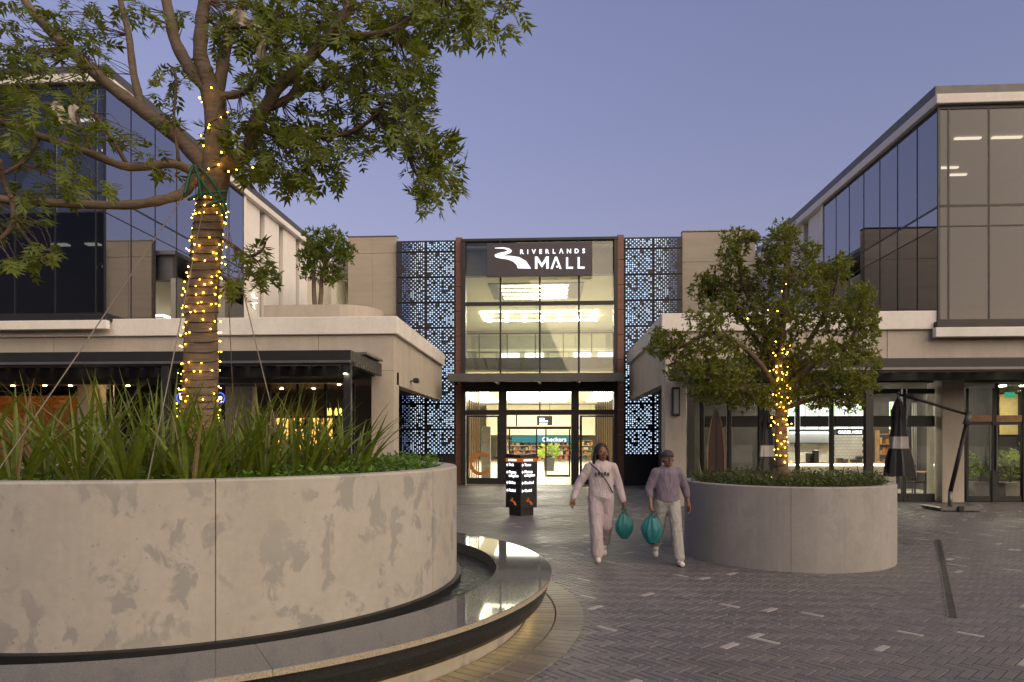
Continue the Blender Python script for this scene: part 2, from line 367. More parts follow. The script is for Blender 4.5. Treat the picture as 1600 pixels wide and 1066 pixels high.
# ================================================================== ground and paving
gnd = MB().box(-400, 400, -400, 400, -0.6, -0.03).build('ground', PAV[2], base=(0, 0, -0.6)); prop(gnd, kind='structure')
hl = MB(); hn = 96; hv = []
for k in range(hn):
    a = 2 * math.pi * k / hn; hv += [(math.cos(a) * 170, math.sin(a) * 170, -1), (math.cos(a) * 200, math.sin(a) * 200, 23 + 4 * math.sin(a * 5) + 2.5 * math.sin(a * 13 + 1) + random.uniform(-1, 1)), (math.cos(a) * 240, math.sin(a) * 240, -1)]
hl.add(hv, [(3 * k + j, 3 * ((k + 1) % hn) + j, 3 * ((k + 1) % hn) + j + 1, 3 * k + j + 1) for k in range(hn) for j in (0, 1)]); prop(hl.build('horizon_blocker', plain('blocker_dark', (.035, .04, .03), .95, nscale=.2), base=(0, 0, 0)), kind='structure')  # unseen ring added to keep the bright horizon glow out of the glass
plaza = MB().box(-30, 30, -12, 40, -0.028, -0.007).build('plaza_pavement', 'joint', base=(0, 0, 0)); prop(plaza, kind='structure')
PL = cw(-3.2, 7.05); PR = cw(4.148, 10.37)                # centres of the fountain planter and of the round planter
def proj(p):
    dx, dy = p[0], p[1]; zc = -dx * ST + dy * CT; xc = dx * CT + dy * ST
    return (800 + F * xc / zc, HZ - F * (p[2] - CZ) / zc, zc) if zc > 0.05 else (0, 9999, -1)
DR0, DR1 = cw(4.32, 6.69), cw(7.37, 11.8)                 # slot drain
def seg_d(p, a, b):
    ab = b - a; t = max(0, min(1, (p - a).dot(ab) / ab.length_squared)); return (p - (a + ab * t)).length
YD = 18.15                                               # cross drain near the entrance
def brick_top(sx, sy, b=0.006, h=0.0):                    # bevelled top of one paver, centred
    x, y = sx / 2, sy / 2
    return [(-x, -y, h - 0.012), (x, -y, h - 0.012), (x, y, h - 0.012), (-x, y, h - 0.012), (-x + b, -y + b, h), (x - b, -y + b, h), (x - b, y - b, h), (-x + b, y - b, h)]
BF = [(4, 5, 6, 7), (0, 1, 5, 4), (1, 2, 6, 5), (2, 3, 7, 6), (3, 0, 4, 7)]
BW = 0.074; G = 0.0042                                    # slim pavers, three times as long as wide
bricks = []
ca, sa = math.cos(R(-45)), math.sin(R(-45))
for a in range(-330, 331):
    for b in range(-110, 111):
        ou, ov = a + 3 * b, a - 3 * b
        for kind in (0, 1):
            cu, cv = (ou + 1.5, ov + 0.5) if kind == 0 else (ou + 0.5, ov + 2.5)
            x = (cu * ca - cv * sa) * BW; y = (cu * sa + cv * ca) * BW + 13
            if not (2.5 < y < 26.1) or not (-7 < x < 18.5): continue
            if x > 4.4 and y > 19.75: continue
            px, py, zc = proj((x, y, 0))
            if zc < 2.5 or px < 560 or px > 2250: continue
            if (x - PL.x) ** 2 + (y - PL.y) ** 2 < 3.84 ** 2 or (x - PR.x) ** 2 + (y - PR.y) ** 2 < 1.42 ** 2: continue
            if x < -4.6 and y > 14: continue
            p = Vector((x, y, 0))
            r = random.random()
            mi = 4 if r < (0.026 if x > -0.3 else 0.006) else (0 if r < .36 else 1 if r < .60 else 2 if r < .86 else 3)
            bricks.append((zc if (px > 715 and px < 1600 and py < 1072) else 999 + zc, x, y, R(-45) if kind == 0 else R(45), mi))
bricks.sort()
proto = []
for i in range(5):
    me = bpy.data.meshes.new('brick'); me.from_pydata(brick_top(3 * BW - G, BW - G, .005), [], BF); me.materials.append(PAV[i]); proto.append(me)
for (_, x, y, a, mi) in bricks[:300]:
    o = inst(proto[mi], 'brick', (x, y, random.uniform(-0.0025, 0.001)), plaza, rot=(random.gauss(0, .004), random.gauss(0, .004), a + random.gauss(0, .006)))
vs, fs, mis = [], [], []
for (_, x, y, a, mi) in bricks[300:]:
    n = len(vs); c_, s_ = math.cos(a + random.gauss(0, .006)), math.sin(a); h = random.uniform(-0.0025, 0.001); tx, ty = random.gauss(0, .004), random.gauss(0, .004)
    for q in brick_top(3 * BW - G, BW - G, .005): vs.append((x + q[0] * c_ - q[1] * s_, y + q[0] * s_ + q[1] * c_, q[2] + h + q[0] * tx + q[1] * ty))
    for f in BF: fs.append(tuple(i + n for i in f)); mis.append(mi)
me = bpy.data.meshes.new('bricks_beyond'); me.from_pydata(vs, [], fs)
for m in PAV: me.materials.append(m)
me.polygons.foreach_set('material_index', mis); o = bpy.data.objects.new('paving_bricks', me); COL.objects.link(o); o.parent = plaza; prop(o, kind='stuff')
# ring of radial pavers round the fountain
ringstuff = MB()
def wedge(r0, r1, a0, a1, h):
    g = 0.0022; vs = []
    for (rr0, rr1, gg, z) in ((r0 + .002, r1 - .002, g, h - .012), (r0 + .008, r1 - .008, g + .006, h)):
        for (r, s_) in ((rr0, 1), (rr1, 1), (rr1, -1), (rr0, -1)):
            a = a0 + gg / r if s_ == 1 else a1 - gg / r
            vs.append((PL.x + r * math.cos(a), PL.y + r * math.sin(a), z))
    return vs
nseg = 216
for (r0, r1, off) in ((3.36, 3.640, 0.0), (3.644, 3.925, 0.4)):
    for k in range(nseg):
        a0 = 2 * math.pi * (k + off) / nseg; a1 = a0 + 2 * math.pi / nseg; am = (a0 + a1) / 2
        c = (PL.x + r1 * math.cos(am), PL.y + r1 * math.sin(am), 0); px, py, zc = proj(c); h = random.uniform(.005, .0075); vs = wedge(r0, r1, a0, a1, h)
        if 560 < px < 1000 and py < 1110:
            MB().add(vs, BF).build('ring_paver', PAV_RING[random.random() < .4], plaza, fix=False)
        else: ringstuff.add(vs, BF)
prop(ringstuff.build('ring_pavers_out_of_view', PAV_RING[0], plaza, fix=False), kind='stuff')
# drains
def drain(p0, p1, width, name, label):
    d = (p1 - p0); L = d.length; d.normalize(); nrm = Vector((-d.y, d.x, 0)); mb = MB()
    for s_ in (-1, 1):
        q = [p0 + nrm * s_ * width / 2, p1 + nrm * s_ * width / 2, p1 + nrm * s_ * (width / 2 - .012), p0 + nrm * s_ * (width / 2 - .012)]
        mb.add([(v.x, v.y, -.008) for v in q] + [(v.x, v.y, .006) for v in q], [(4, 5, 6, 7), (0, 1, 5, 4), (1, 2, 6, 5), (2, 3, 7, 6), (3, 0, 4, 7)])
    root = empty(name, (p0 + p1) / 2, label, 'drain')
    mb.build('edge_rail', 'grey_metal', root)
    k = int(L / 0.5)
    for i in range(k):
        a = p0 + d * (i * L / k + .004); b = p0 + d * ((i + 1) * L / k - .004); w2 = width / 2 - .014
        q = [a + nrm * w2, b + nrm * w2, b - nrm * w2, a - nrm * w2]
        MB().add([(v.x, v.y, -.010) for v in q] + [(v.x, v.y, .0045) for v in q], [(4, 5, 6, 7), (0, 1, 5, 4), (1, 2, 6, 5), (2, 3, 7, 6), (3, 0, 4, 7)]).build('cover', 'dark_metal', root)
drain(DR0, DR1, 0.09, 'slot_drain', 'narrow dark slot drain cutting diagonally through the paving on the right')
drain(Vector((-5.5, YD, 0)), Vector((2.2, YD, 0)), 0.13, 'channel_drain', 'dark straight drain across the paving before the mall entrance')

# ================================================================== fountain planter (left)
fp = empty('fountain_planter', (PL.x, PL.y, 0), 'big round stained concrete planter standing in a fountain with a granite rim', 'planter')
c0 = (PL.x, PL.y, 0)
seam = math.atan2(*(lambda p: (p.y - PL.y, p.x - PL.x))(cw(-2.031, 4.68)))
def arcs(root, name, prof, n, a_start, gap, rmean, mat, seg=22, outer=None, smooth=True):
    for k in range(n):
        a0 = a_start + 2 * math.pi * k / n + gap / rmean / 2; a1 = a_start + 2 * math.pi * (k + 1) / n - gap / rmean / 2
        mb = MB().lathe(prof, c0 if root is fp else (PR.x, PR.y, 0), a0, a1, seg)
        if outer: mb.cur = 1; mb.lathe(outer, c0 if root is fp else (PR.x, PR.y, 0), a0, a1, seg, closed=False)
        o = mb.build(name, mat, root)
arcs(fp, 'wall_panel', [(2.43, .30), (2.62, .30), (2.62, 1.455), (2.605, 1.47), (2.445, 1.47), (2.43, 1.455)], 8, seam, .007, 2.62, 'concrete_left', 28)
MB().lathe([(2.35, .25), (2.6, .25), (2.6, 1.44), (2.35, 1.44)], c0, n=96).build('wall_core', 'concrete_left', fp)
for (hx, hy) in ((20, 829), (20, 1004), (592, 806), (470, 985)):
    d = ray(hx, hy); A = d.x ** 2 + d.y ** 2; B = -2 * (d.x * PL.x + d.y * PL.y); C_ = PL.x ** 2 + PL.y ** 2 - 2.62 ** 2
    t = (-B - math.sqrt(max(0, B * B - 4 * A * C_))) / (2 * A); p = Vector((0, 0, CZ)) + d * t; nrm = (p - Vector((PL.x, PL.y, p.z))).normalized()
    MB().tube([p - nrm * .02, p + nrm * .0025], .013, 12).build('tie_hole', 'grey_wall', fp)
MB().lathe([(0.0, 1.36), (2.40, 1.40), (2.40, 1.30), (0.0, 1.30)], c0, n=64).build('soil', 'soil', fp)
MB().lathe([(2.62, .30), (2.668, .30), (2.668, .355), (2.622, .36)], c0, n=128).build('mesh_strip', 'black', fp)
MB().lathe([(2.62, .20), (3.05, .20), (3.05, .30), (2.62, .30)], c0, n=96).build('water', 'water', fp)
arcs(fp, 'rim_slab', [(3.035, .17), (3.06, .17), (3.06, .378), (3.60, .378), (3.604, .382), (3.604, .415), (3.599, .42), (3.04, .42), (3.035, .415)], 14, seam + .52, .003, 3.4, ['granite', 'granite_rough'], 14, [(3.6065, .380), (3.6065, .417)])
MB().lathe([(3.575, .375), (3.57, .30), (3.535, .21), (3.50, .17), (3.40, .17), (3.40, .375)], c0, n=160).build('apron', 'granite_black', fp, smooth=False)
MB().lathe([(3.06, -.02), (3.345, -.02), (3.345, .374), (3.06, .374)], c0, n=128).build('base', 'concrete_left', fp)
MB().lathe([(3.36, .19), (3.40, .19), (3.40, .20), (3.36, .20)], c0, n=128).build('led_strip', 'led', fp)
# ================================================================== round planter (right)
rp = empty('round_planter', (PR.x, PR.y, 0), 'round plain grey concrete planter on the paving beside the walkers', 'planter')
arcs(rp, 'wall_panel', [(1.33, -.02), (1.485, -.02), (1.485, 1.105), (1.475, 1.115), (1.34, 1.115), (1.33, 1.105)], 4, math.atan2(-10.2, -1.6) - .12, .004, 1.485, 'concrete_right', 30)
MB().lathe([(1.28, 0), (1.47, 0), (1.47, 1.09), (1.28, 1.09)], (PR.x, PR.y, 0), n=64).build('wall_core', 'concrete_right', rp)
MB().lathe([(0.0, 1.05), (1.31, 1.05), (1.31, .95), (0.0, .95)], (PR.x, PR.y, 0), n=48).build('soil', 'soil', rp)
# ================================================================== mall building
YF = 26.4; YG = 26.0                                        # concrete wall plane and entrance glazing plane
def X(px, Y): return xat(px, Y)
def Z(py, Y, px=845): return zat(py, px, Y)
mall = empty('mall_building', (X(845, YF), YF, 0), 'mall entrance building with glass front between dotted lit screens and concrete walls', 'building')
ztop = Z(370, YF, 600)
for (p0, p1) in ((543.5, 619.5), (1066, 1180)):               # board-marked concrete each side, cast in lifts
    x0, x1 = X(p0, YF), X(p1, YF); zz = [0, 2.4, 4.8, 6.6, 9.02 if p0 < 800 else 8.5, ztop - (0 if p0 < 800 else .02)]
    for i in range(5):
        k = 2 if p0 < 800 else 1
        for j in range(k): bx('concrete_panel', 'concrete_board', mall, x0 + (x1 - x0) * j / k + .004, x0 + (x1 - x0) * (j + 1) / k - .004, YF, YF + .3, zz[i] + .005, zz[i + 1] - .005, .008)
    bx('wall_core', 'concrete_board', mall, x0 + .02, x1 - .02, YF + .02, YF + .28, 0, ztop - .03)
    bx('coping', 'grey_metal', mall, x0, x1, YF - .02, YF + .32, ztop + .002, ztop + .04)
bx('side_wall', 'cream', mall, X(480, 28), X(560, 28), 28, 28.2, 0, Z(436, 28, 520))
# perforated backlit panels
def perf(pin, pout, sgn):
    xin, xout = X(pin, YF - .2), X(pout, YF - .2); wd = abs(xout - xin) / 2; rows = [374.5, 391] + [391 + 40 * k for k in range(1, 9)]; ys = YF - .2
    bx('screen_frame', 'black', mall, min(xin, xout) - .01, max(xin, xout) + .01, ys + .05, YF - .002, 0.0, Z(373.5, ys) + .02)
    bx('base_cladding', 'black', mall, min(xin, xout), max(xin, xout), ys - .005, ys + .045, 0.02, Z(712, ys) - .01, .005)
    for c in (0, 1):
        for r in range(len(rows) - 1):
            z1, z0 = Z(rows[r], ys) - .012, Z(rows[r + 1], ys) + .012
            xa = xin + sgn * (c * wd + .012); xb = xin + sgn * ((c + 1) * wd - .012)
            pn = bx('perforated_panel', 'panel_dark', mall, min(xa, xb), max(xa, xb), ys, ys + .04, z0, z1, .004)
            nx = 13; ny = max(3, round(12 * (z1 - z0) / .97)); mb = MB(); pr = random.Random(r % 2 * 7 + c + 3); grid = [[pr.random() for _ in range(nx)] for _ in range(14)]
            for i in range(nx):
                u = (i + .9) / (nx + .8); x = xa + (xb - xa) * u
                for j in range(ny):
                    g = grid[j if r % 2 else ny - 1 - j][i]
                    if g > (.92 if (i + j) % 2 == 0 else .42): continue
                    s_ = .026 if c == 0 else .0255 - .011 * u
                    if c == 1 and (i > nx - 3) : continue
                    small = (i + j) % 2 == 1 and g > .14
                    if small: s_ *= .62
                    zc = z0 + (z1 - z0) * (j + .75) / (ny + .5); k = .4
                    mb.cur = 1 if small or (c == 1 and u > .5) else 0
                    mb.add([(x - s_, ys - .003, zc - s_ * k), (x - s_ * k, ys - .003, zc - s_), (x + s_ * k, ys - .003, zc - s_), (x + s_, ys - .003, zc - s_ * k),
                            (x + s_, ys - .003, zc + s_ * k), (x + s_ * k, ys - .003, zc + s_), (x - s_ * k, ys - .003, zc + s_), (x - s_, ys - .003, zc + s_ * k)], [tuple(range(8))])
            prop(mb.build('light_holes', ['holes', 'holes_dim'], pn, fix=False), kind='stuff')
perf(711.5, 619.5, -1); perf(975.5, 1066, 1)
# glass box
xl, xr = X(721, YG), X(965, YG); zgt = Z(372, YG); zc0 = Z(583, YG)
cols = [X(p, YG) for p in (727.5, 782, 843.5, 904.5, 959)]
ztr = Z(474, YG)
for i in range(4):
    for (z0, z1) in ((zc0, ztr), (ztr, zgt - .1)):
        bx('window_pane', 'tall_glass', mall, cols[i] + .03, cols[i + 1] - .03, YG + .05, YG + .07, z0 + .04, z1 - .04)
for i in range(1, 4): bx('mullion', 'dark_metal', mall, cols[i] - .035, cols[i] + .035, YG - .03, YG + .12, zc0, zgt - .1, .006)
bx('transom', 'dark_metal', mall, cols[0], cols[4], YG - .025, YG + .115, ztr - .07, ztr + .07, .006)
bx('glazing_cap', 'dark_metal', mall, xl - .03, xr + .03, YG - .06, YF + .2, zgt - .11, zgt, .01)
for (a, b, q) in ((xl - .0, cols[0] - .002, -1), (cols[4] + .002, xr, 1)):
    bx('corner_fin', 'dark_metal', mall, a, b, YG - .05, YF, 0, zgt - .112, .008)
for (a, b) in ((X(712.5, YF - .05), xl - .004), (xr + .004, X(974.5, YF - .05))):
    for k in range(10): bx('copper_panel', 'copper', mall, a, b, YF - .16, YF - .05, k * .955 + .006, (k + 1) * .955 - .006, .004)
# sign over the entrance
ysn = YG - .28; sx0, sx1 = X(760.5, ysn), X(925.5, ysn); sz0, sz1 = Z(431.5, ysn), Z(379, ysn)
sign = empty('mall_sign', ((sx0 + sx1) / 2, ysn, sz0), 'dark sign board with lit white river logo and mall name above the entrance', 'sign')
bx('board', plain('sign_board', (0.055, 0.045, 0.055), 0.45), sign, sx0, sx1, ysn, ysn + .16, sz0, sz1, .01)
def sgp(zx, zy): p = at(750 + zx * 190 / 1558, 370 + zy * 130 / 1066, ysn); return (p.x, p.z)
strip_mb([(sgp(*a), sgp(*b)) for a, b in LOGO], ysn - .03, ysn - .002).build('logo', 'sign_white', sign)
def letters(txt, zx0, zx1, zy_base, zy_top, off):
    p0 = sgp(zx0, zy_base); p1 = sgp(zx1, zy_top); h = p1[1] - p0[1]; size = h / .73
    gl = []
    for ch in txt:
        mb = text_mb(ch, size, (0, 0, 0), off, .012); a = np.array(mb.v); gl.append((mb, a[:, 0].min(), a[:, 0].max()))
    tot = sum(g[2] - g[1] for g in gl); gap = ((p1[0] - p0[0]) - tot) / (len(txt) - 1); x = p0[0]
    for mb, a, b in gl:
        mb.v = [(v[0] - a + x, v[1] + ysn - .016, v[2] + p0[1]) for v in mb.v]; mb.build('letter', 'sign_white', sign); x += b - a + gap
letters('RIVERL\u039bNDS', 515, 1345, 222, 152, .005)
letters('\u039bLL', 905, 1340, 412, 255, .006)
q0 = sgp(705, 412); q1 = sgp(880, 255); MB().poly([(q0[0] + (q1[0] - q0[0]) * a / 1.12, q0[1] + (q1[1] - q0[1]) * b) for a, b in ((0, 0), (0, 1), (.2, 1), (.56, .42), (.92, 1), (1.12, 1), (1.12, 0), (.93, 0), (.93, .66), (.56, .1), (.19, .66), (.19, 0))], ysn - .028, ysn - .003).build('letter', 'sign_white', sign)
pd = sgp(988, 385); MB().tube([(pd[0], ysn - .03, pd[1]), (pd[0], ysn - .002, pd[1])], .028 * 1.3, 14).build('letter_dot', 'sign_white', sign)
for p in (782, 843.5, 904.5): bx('bracket', 'dark_metal', sign, X(p, YG) - .03, X(p, YG) + .03, ysn + .162, YG - .065, sz0 + .1, sz0 + .2)
# canopy
yc = 24.2; kx0, kx1 = X(700, yc), X(976, yc); kz0, kz1 = Z(596, yc), Z(583, yc)
can = empty('entrance_canopy', ((kx0 + kx1) / 2, yc, kz0), 'flat dark steel canopy with ribs over the mall doors', 'canopy')
bx('front_beam', 'parapet', can, kx0, kx1, yc, yc + .15, kz0, kz1, .01)
for s_, x in ((1, kx0), (-1, kx1)): bx('side_beam', 'dark_metal', can, x, x + s_ * .12, yc + .152, YG - .065, kz0 + .02, kz1 - .002, .01)
bx('roof_sheet', 'grey_metal', can, kx0 + .122, kx1 - .122, yc + .152, YG - .065, kz1 - .06, kz1 - .02)
for p in (779, 843.5, 903): bx('rib', 'grey_metal', can, X(p, YG) - .06, X(p, YG) + .06, yc + .153, YG - .066, kz0 + .03, kz1 - .062, .01)
# door frames
zh0, zh1 = Z(612, YG), zc0 - .005
bx('door_head', 'dark_metal', mall, cols[0], cols[4], YG - .04, YG + .2, zh0, zh1, .006)
dz0, dz1 = Z(648.5, YG), Z(640.5, YG)
vx = [X(p, YG) for p in (727.5, 779, 791.5, 892.5, 904.5, 959)]
bx('door_transom', 'dark_metal', mall, vx[0], vx[5], YG - .035, YG + .15, dz0, dz1, .006)
for a, b in ((1, 2), (3, 4)): bx('door_post', 'dark_metal', mall, vx[a], vx[b], YG - .045, YG + .25, 0, zh0 - .002, .008)
bx('fanlight_mullion', 'dark_metal', mall, X(843.5, YG) - .025, X(843.5, YG) + .025, YG - .02, YG + .1, dz1 + .002, zh0 - .002)
for a, b in ((vx[0], vx[1]), (vx[2], X(843.5, YG)), (X(843.5, YG), vx[3]), (vx[4], vx[5])):
    bx('fanlight_pane', 'clear_glass', mall, a + .03, b - .03, YG + .04, YG + .055, dz1 + .01, zh0 - .01)
for (a, b, sd_) in ((vx[0], vx[1], -1), (vx[4], vx[5], 1)):
    dp = bx('door_pane', 'clear_glass', mall, a + .12, b - .05, YG + .03, YG + .045, .26, dz0 - .08)
    mbf = MB(); mbf.box(a + .03, a + .12, YG, YG + .08, .02, dz0 - .02).box(b - .05, b - .005, YG, YG + .08, .02, dz0 - .02).box(a + .122, b - .052, YG + .002, YG + .078, .02, .26).box(a + .122, b - .052, YG + .002, YG + .078, dz0 - .08, dz0 - .02)
    mbf.build('door_frame', 'dark_metal', dp)
bx('threshold', 'tile_floor', mall, vx[0], vx[5], YG - .12, YG + .6, .001, .018)
# orange ring sticker on the left pane
cxr = at(751, 725, YG - .004); mb = MB(); nn = 30; pts = []
for k in range(nn + 1):
    a = R(38 + (322 - 38) * k / nn); pts.append((a,))
vs = []
for (a,) in pts:
    for r in (.31, .44): vs.append((cxr.x + r * math.cos(a), YG + .022, cxr.z + r * math.sin(a)))
mb.add(vs, [(2 * k, 2 * k + 1, 2 * k + 3, 2 * k + 2) for k in range(nn)])
stk = mb.build('ring_sticker', 'orange_paint', fix=False); prop(stk, 'orange open ring sticker on the left glass door', 'sticker')
# interior
IX0, IX1 = X(560, YF) - 1, X(1110, YF) + 1
bx('interior_floor', 'tile_floor', mall, IX0, IX1, YG + .6, 64, -.02, .012)
zsl0, zsl1 = 4.5, 5.05
bx('upper_slab', 'cream', mall, IX0, IX1, 27.9, 64, zsl0, zsl1)
bx('slab_edge', 'grey_metal', mall, IX0, IX1, 27.82, 27.898, zsl0 + .1, zsl1 + .02)
bx('upper_ceiling', 'cream', mall, IX0, IX1, 27.2, 42, 8.25, 8.4)
bx('bulkhead', 'grey_wall', mall, IX0, IX1, 26.9, 27.19, 8.2, zgt - .15)
bx('upper_back_wall', 'office_wall', mall, IX0, IX1, 41, 41.2, zsl1, 8.24)
for x, s_ in ((IX0, 1), (IX1, -1)): bx('interior_wall', 'cream', mall, x - .2 * s_, x, 26.75, 64, 0, 8.24)
bx('interior_wall', 'cream', mall, IX0, IX1, 64, 64.2, 0, zsl0 - .002)
bx('roof', 'grey_wall', mall, IX0 - .2, IX1 + .2, YF + .31, 64.2, 9.2, 9.35)
for s_, (a, b) in ((1, (X(600, YF), xl)), (-1, (xr, X(1085, YF)))): bx('return_wall', 'cream', mall, a, b, YF + .32, YF + .35, 0, 9.1)
def ilight(x0, x1, y0, y1, z, m='light_panel', name='ceiling_light'): return bx(name, m, mall, x0, x1, y0, y1, z - .03, z, 0)
for k in range(4): ilight(-2.1 + .0 * k, .75, 28.7 + .8 * k, 28.95 + .8 * k, 8.21, 'light_upper')
bx('light_tray', 'grey_wall', mall, -2.6, 1.4, 28.4, 31.6, 8.215, 8.248)
for (a, b, c, d) in ((-3.6, 2.4, 34.6, 34.8), (-3.6, 2.4, 37.2, 37.4), (-3.6, -3.4, 34.8, 37.2), (2.2, 2.4, 34.8, 37.2)): ilight(a, b, c, d, 8.235, 'light_upper', 'cove_light')
for k in range(7): MB().lathe([(0, 7.94), (.09, 7.94), (.07, 8.2), (0, 8.2)], (-3.2 + k * .93, 36, 0), n=10).build('spot_light', 'light_spot', mall)
for k in range(6): bx('back_window', 'light_white' if k % 3 else 'cream', mall, -4.4 + k * 1.45, -3.3 + k * 1.45, 40.9, 40.99, 5.6, 6.9)
bx('back_beam', 'cream', mall, IX0, IX1, 40.6, 40.85, 7.0, 7.12)
for k in range(12): MB().tube([(IX0 + 1 + k * 1.15, 27.95, zsl1), (IX0 + 1 + k * 1.15, 27.95, zsl1 + 1.0)], .02, 6).build('baluster', 'grey_metal', mall)
bx('balustrade_glass', 'clear_glass', mall, IX0 + .3, IX1 - .3, 27.97, 27.985, zsl1 + .06, zsl1 + .95)
bx('handrail', 'grey_metal', mall, IX0 + .3, IX1 - .3, 27.92, 27.98, zsl1 + 1.0, zsl1 + 1.05)
# lower level lights, side walls, slats
ilight(-2.6, .9, 30, 36, zsl0 - .01); ilight(-3.0, 1.2, 39, 50, zsl0 - .01); ilight(-5.6, -3.6, 30, 50, zsl0 - .01, 'light_warm'); ilight(2.6, 4.2, 30, 50, zsl0 - .01, 'light_warm')
for k in range(9): bx('wood_slat', 'wood', mall, X(934, 28.5) + k * .075, X(934, 28.5) + k * .075 + .045, 28.5, 28.6, 0.02, 3.9)
for k in range(5): bx('wood_slat', 'wood', mall, X(733, 28.5) + k * .09, X(733, 28.5) + k * .09 + .05, 28.5, 28.6, 0.02, 3.9)
bx('lobby_wall', 'grey_wall', mall, X(752, 30), X(766, 30), 30, 30.3, 0.02, 2.3)
# inner sliding doors
yi = 31.0
ind = empty('inner_doors', (X(845, yi), yi, 0), 'dark framed inner glass doors inside the lit entrance lobby', 'door')
for p in (796, 838.5, 853, 890): bx('stile', 'dark_metal', ind, X(p, yi) - .035, X(p, yi) + .035, yi, yi + .08, .03, Z(671, yi), .005)
bx('head_rail', 'dark_metal', ind, X(780, yi), X(905, yi), yi - .02, yi + .1, Z(670.8, yi), Z(666.5, yi), .005)
for a, b in ((796, 838.5), (853, 890)):
    bx('pane', 'clear_glass', ind, X(a, yi) + .04, X(b, yi) - .04, yi + .03, yi + .04, .14, Z(671, yi) - .01); bx('bottom_rail', 'dark_metal', ind, X(a, yi) + .04, X(b, yi) - .04, yi + .01, yi + .07, .03, .13)
bx('side_light_mullion', 'dark_metal', ind, X(807, yi) - .03, X(807, yi) + .03, yi, yi + .08, Z(666, yi), Z(648, yi))
# supermarket front deep inside
ys = 54.0
shop = empty('supermarket_front', (X(845, ys), ys, 0), 'bright shop with teal name board deep inside the mall', 'shop front')
bx('name_board', 'teal_sign', shop, X(800, ys), X(896, ys), ys, ys + .15, Z(691.5, ys), Z(681.5, ys))
text_mb('Checkers', .5, (X(866, ys), ys - .02, Z(690, ys)), .012, .01, 'CENTER').build('lettering', 'sign_white', shop)
bx('fascia', 'cream', shop, X(760, ys), X(930, ys), ys + .02, ys + .3, Z(680, ys), 4.45)
colr = [(0.5, .2, .03), (.45, .3, .06), (.3, .08, .04), (.06, .14, .05), (.5, .42, .25), (.12, .1, .09), (.4, .12, .02), (.05, .09, .16)]
gm_ = [plain('goods_%d' % i, c, .6) for i, c in enumerate(colr)]
rs = random.Random(5); mb = MB()
for k in range(420):
    x = rs.uniform(X(775, ys), X(925, ys)); zz = rs.choice([.1, .5, .9, 1.25]); mb.cur = rs.randrange(8); s_ = rs.uniform(.1, .26); yy = ys + rs.uniform(.3, 1.6)
    mb.box(x, x + s_, yy, yy + .2, zz, zz + rs.uniform(.14, .34))
prop(mb.build('goods', gm_, shop), kind='stuff')
for k in range(5): bx('shelf', 'grey_wall', shop, X(775, ys), X(925, ys), ys + .3, ys + 1.9, [.04, .45, .85, 1.2, 1.62][k], [.09, .49, .89, 1.24, 1.66][k])
# hanging sign inside
yh = 33.5; hs = empty('hanging_sign', (X(851, yh), yh, Z(664, yh)), 'small dark direction sign hanging inside the entrance', 'sign')
bx('board', 'black', hs, X(839, yh), X(863, yh), yh, yh + .08, Z(664.5, yh), Z(650, yh), .005)
for k in range(3): bx('text_line', 'light_white', hs, X(843, yh), X(851 + 3 * (k % 2) + 2 * k, yh), yh - .006, yh - .002, Z(655.5 + 4 * k, yh), Z(653.5 + 4 * k, yh))
for p in (843, 859): MB().tube([(X(p, yh), yh + .04, Z(650, yh)), (X(p, yh), yh + .04, zsl0)], .015, 6).build('hanger', 'grey_metal', hs)
# potted plant inside
def leafy(name, parent, c, n, rr, zz, size, mat, seed=1, drop=.4):
    r = random.Random(seed); mb = MB()
    for k in range(n):
        a = r.uniform(0, 6.283); q = r.random() ** .6; p = Vector((c[0] + math.cos(a) * rr * q, c[1] + math.sin(a) * rr * q, c[2] + r.uniform(.15, 1) * zz * (1 - .35 * q)))
        d = Vector((math.cos(a) + r.gauss(0, .4), math.sin(a) + r.gauss(0, .4), r.uniform(-drop, .9))).normalized(); s_ = d.cross(Vector((r.gauss(0, 1), r.gauss(0, 1), r.gauss(0, 1)))).normalized(); L = size * r.uniform(.7, 1.25); w_ = L * .3
        up = d.cross(s_) * .08 * L
        mb.add([p, p + d * L * .35 + s_ * w_ * .9 + up, p + d * L * .75 + s_ * w_ * .7 + up, p + d * L - up, p + d * L * .75 - s_ * w_ * .7 + up, p + d * L * .35 - s_ * w_ * .9 + up, p + d * L * .5],
               [(0, 1, 6), (1, 2, 6), (2, 3, 6), (3, 4, 6), (4, 5, 6), (5, 0, 6)])
    return mb.build(name, mat, parent, fix=False)
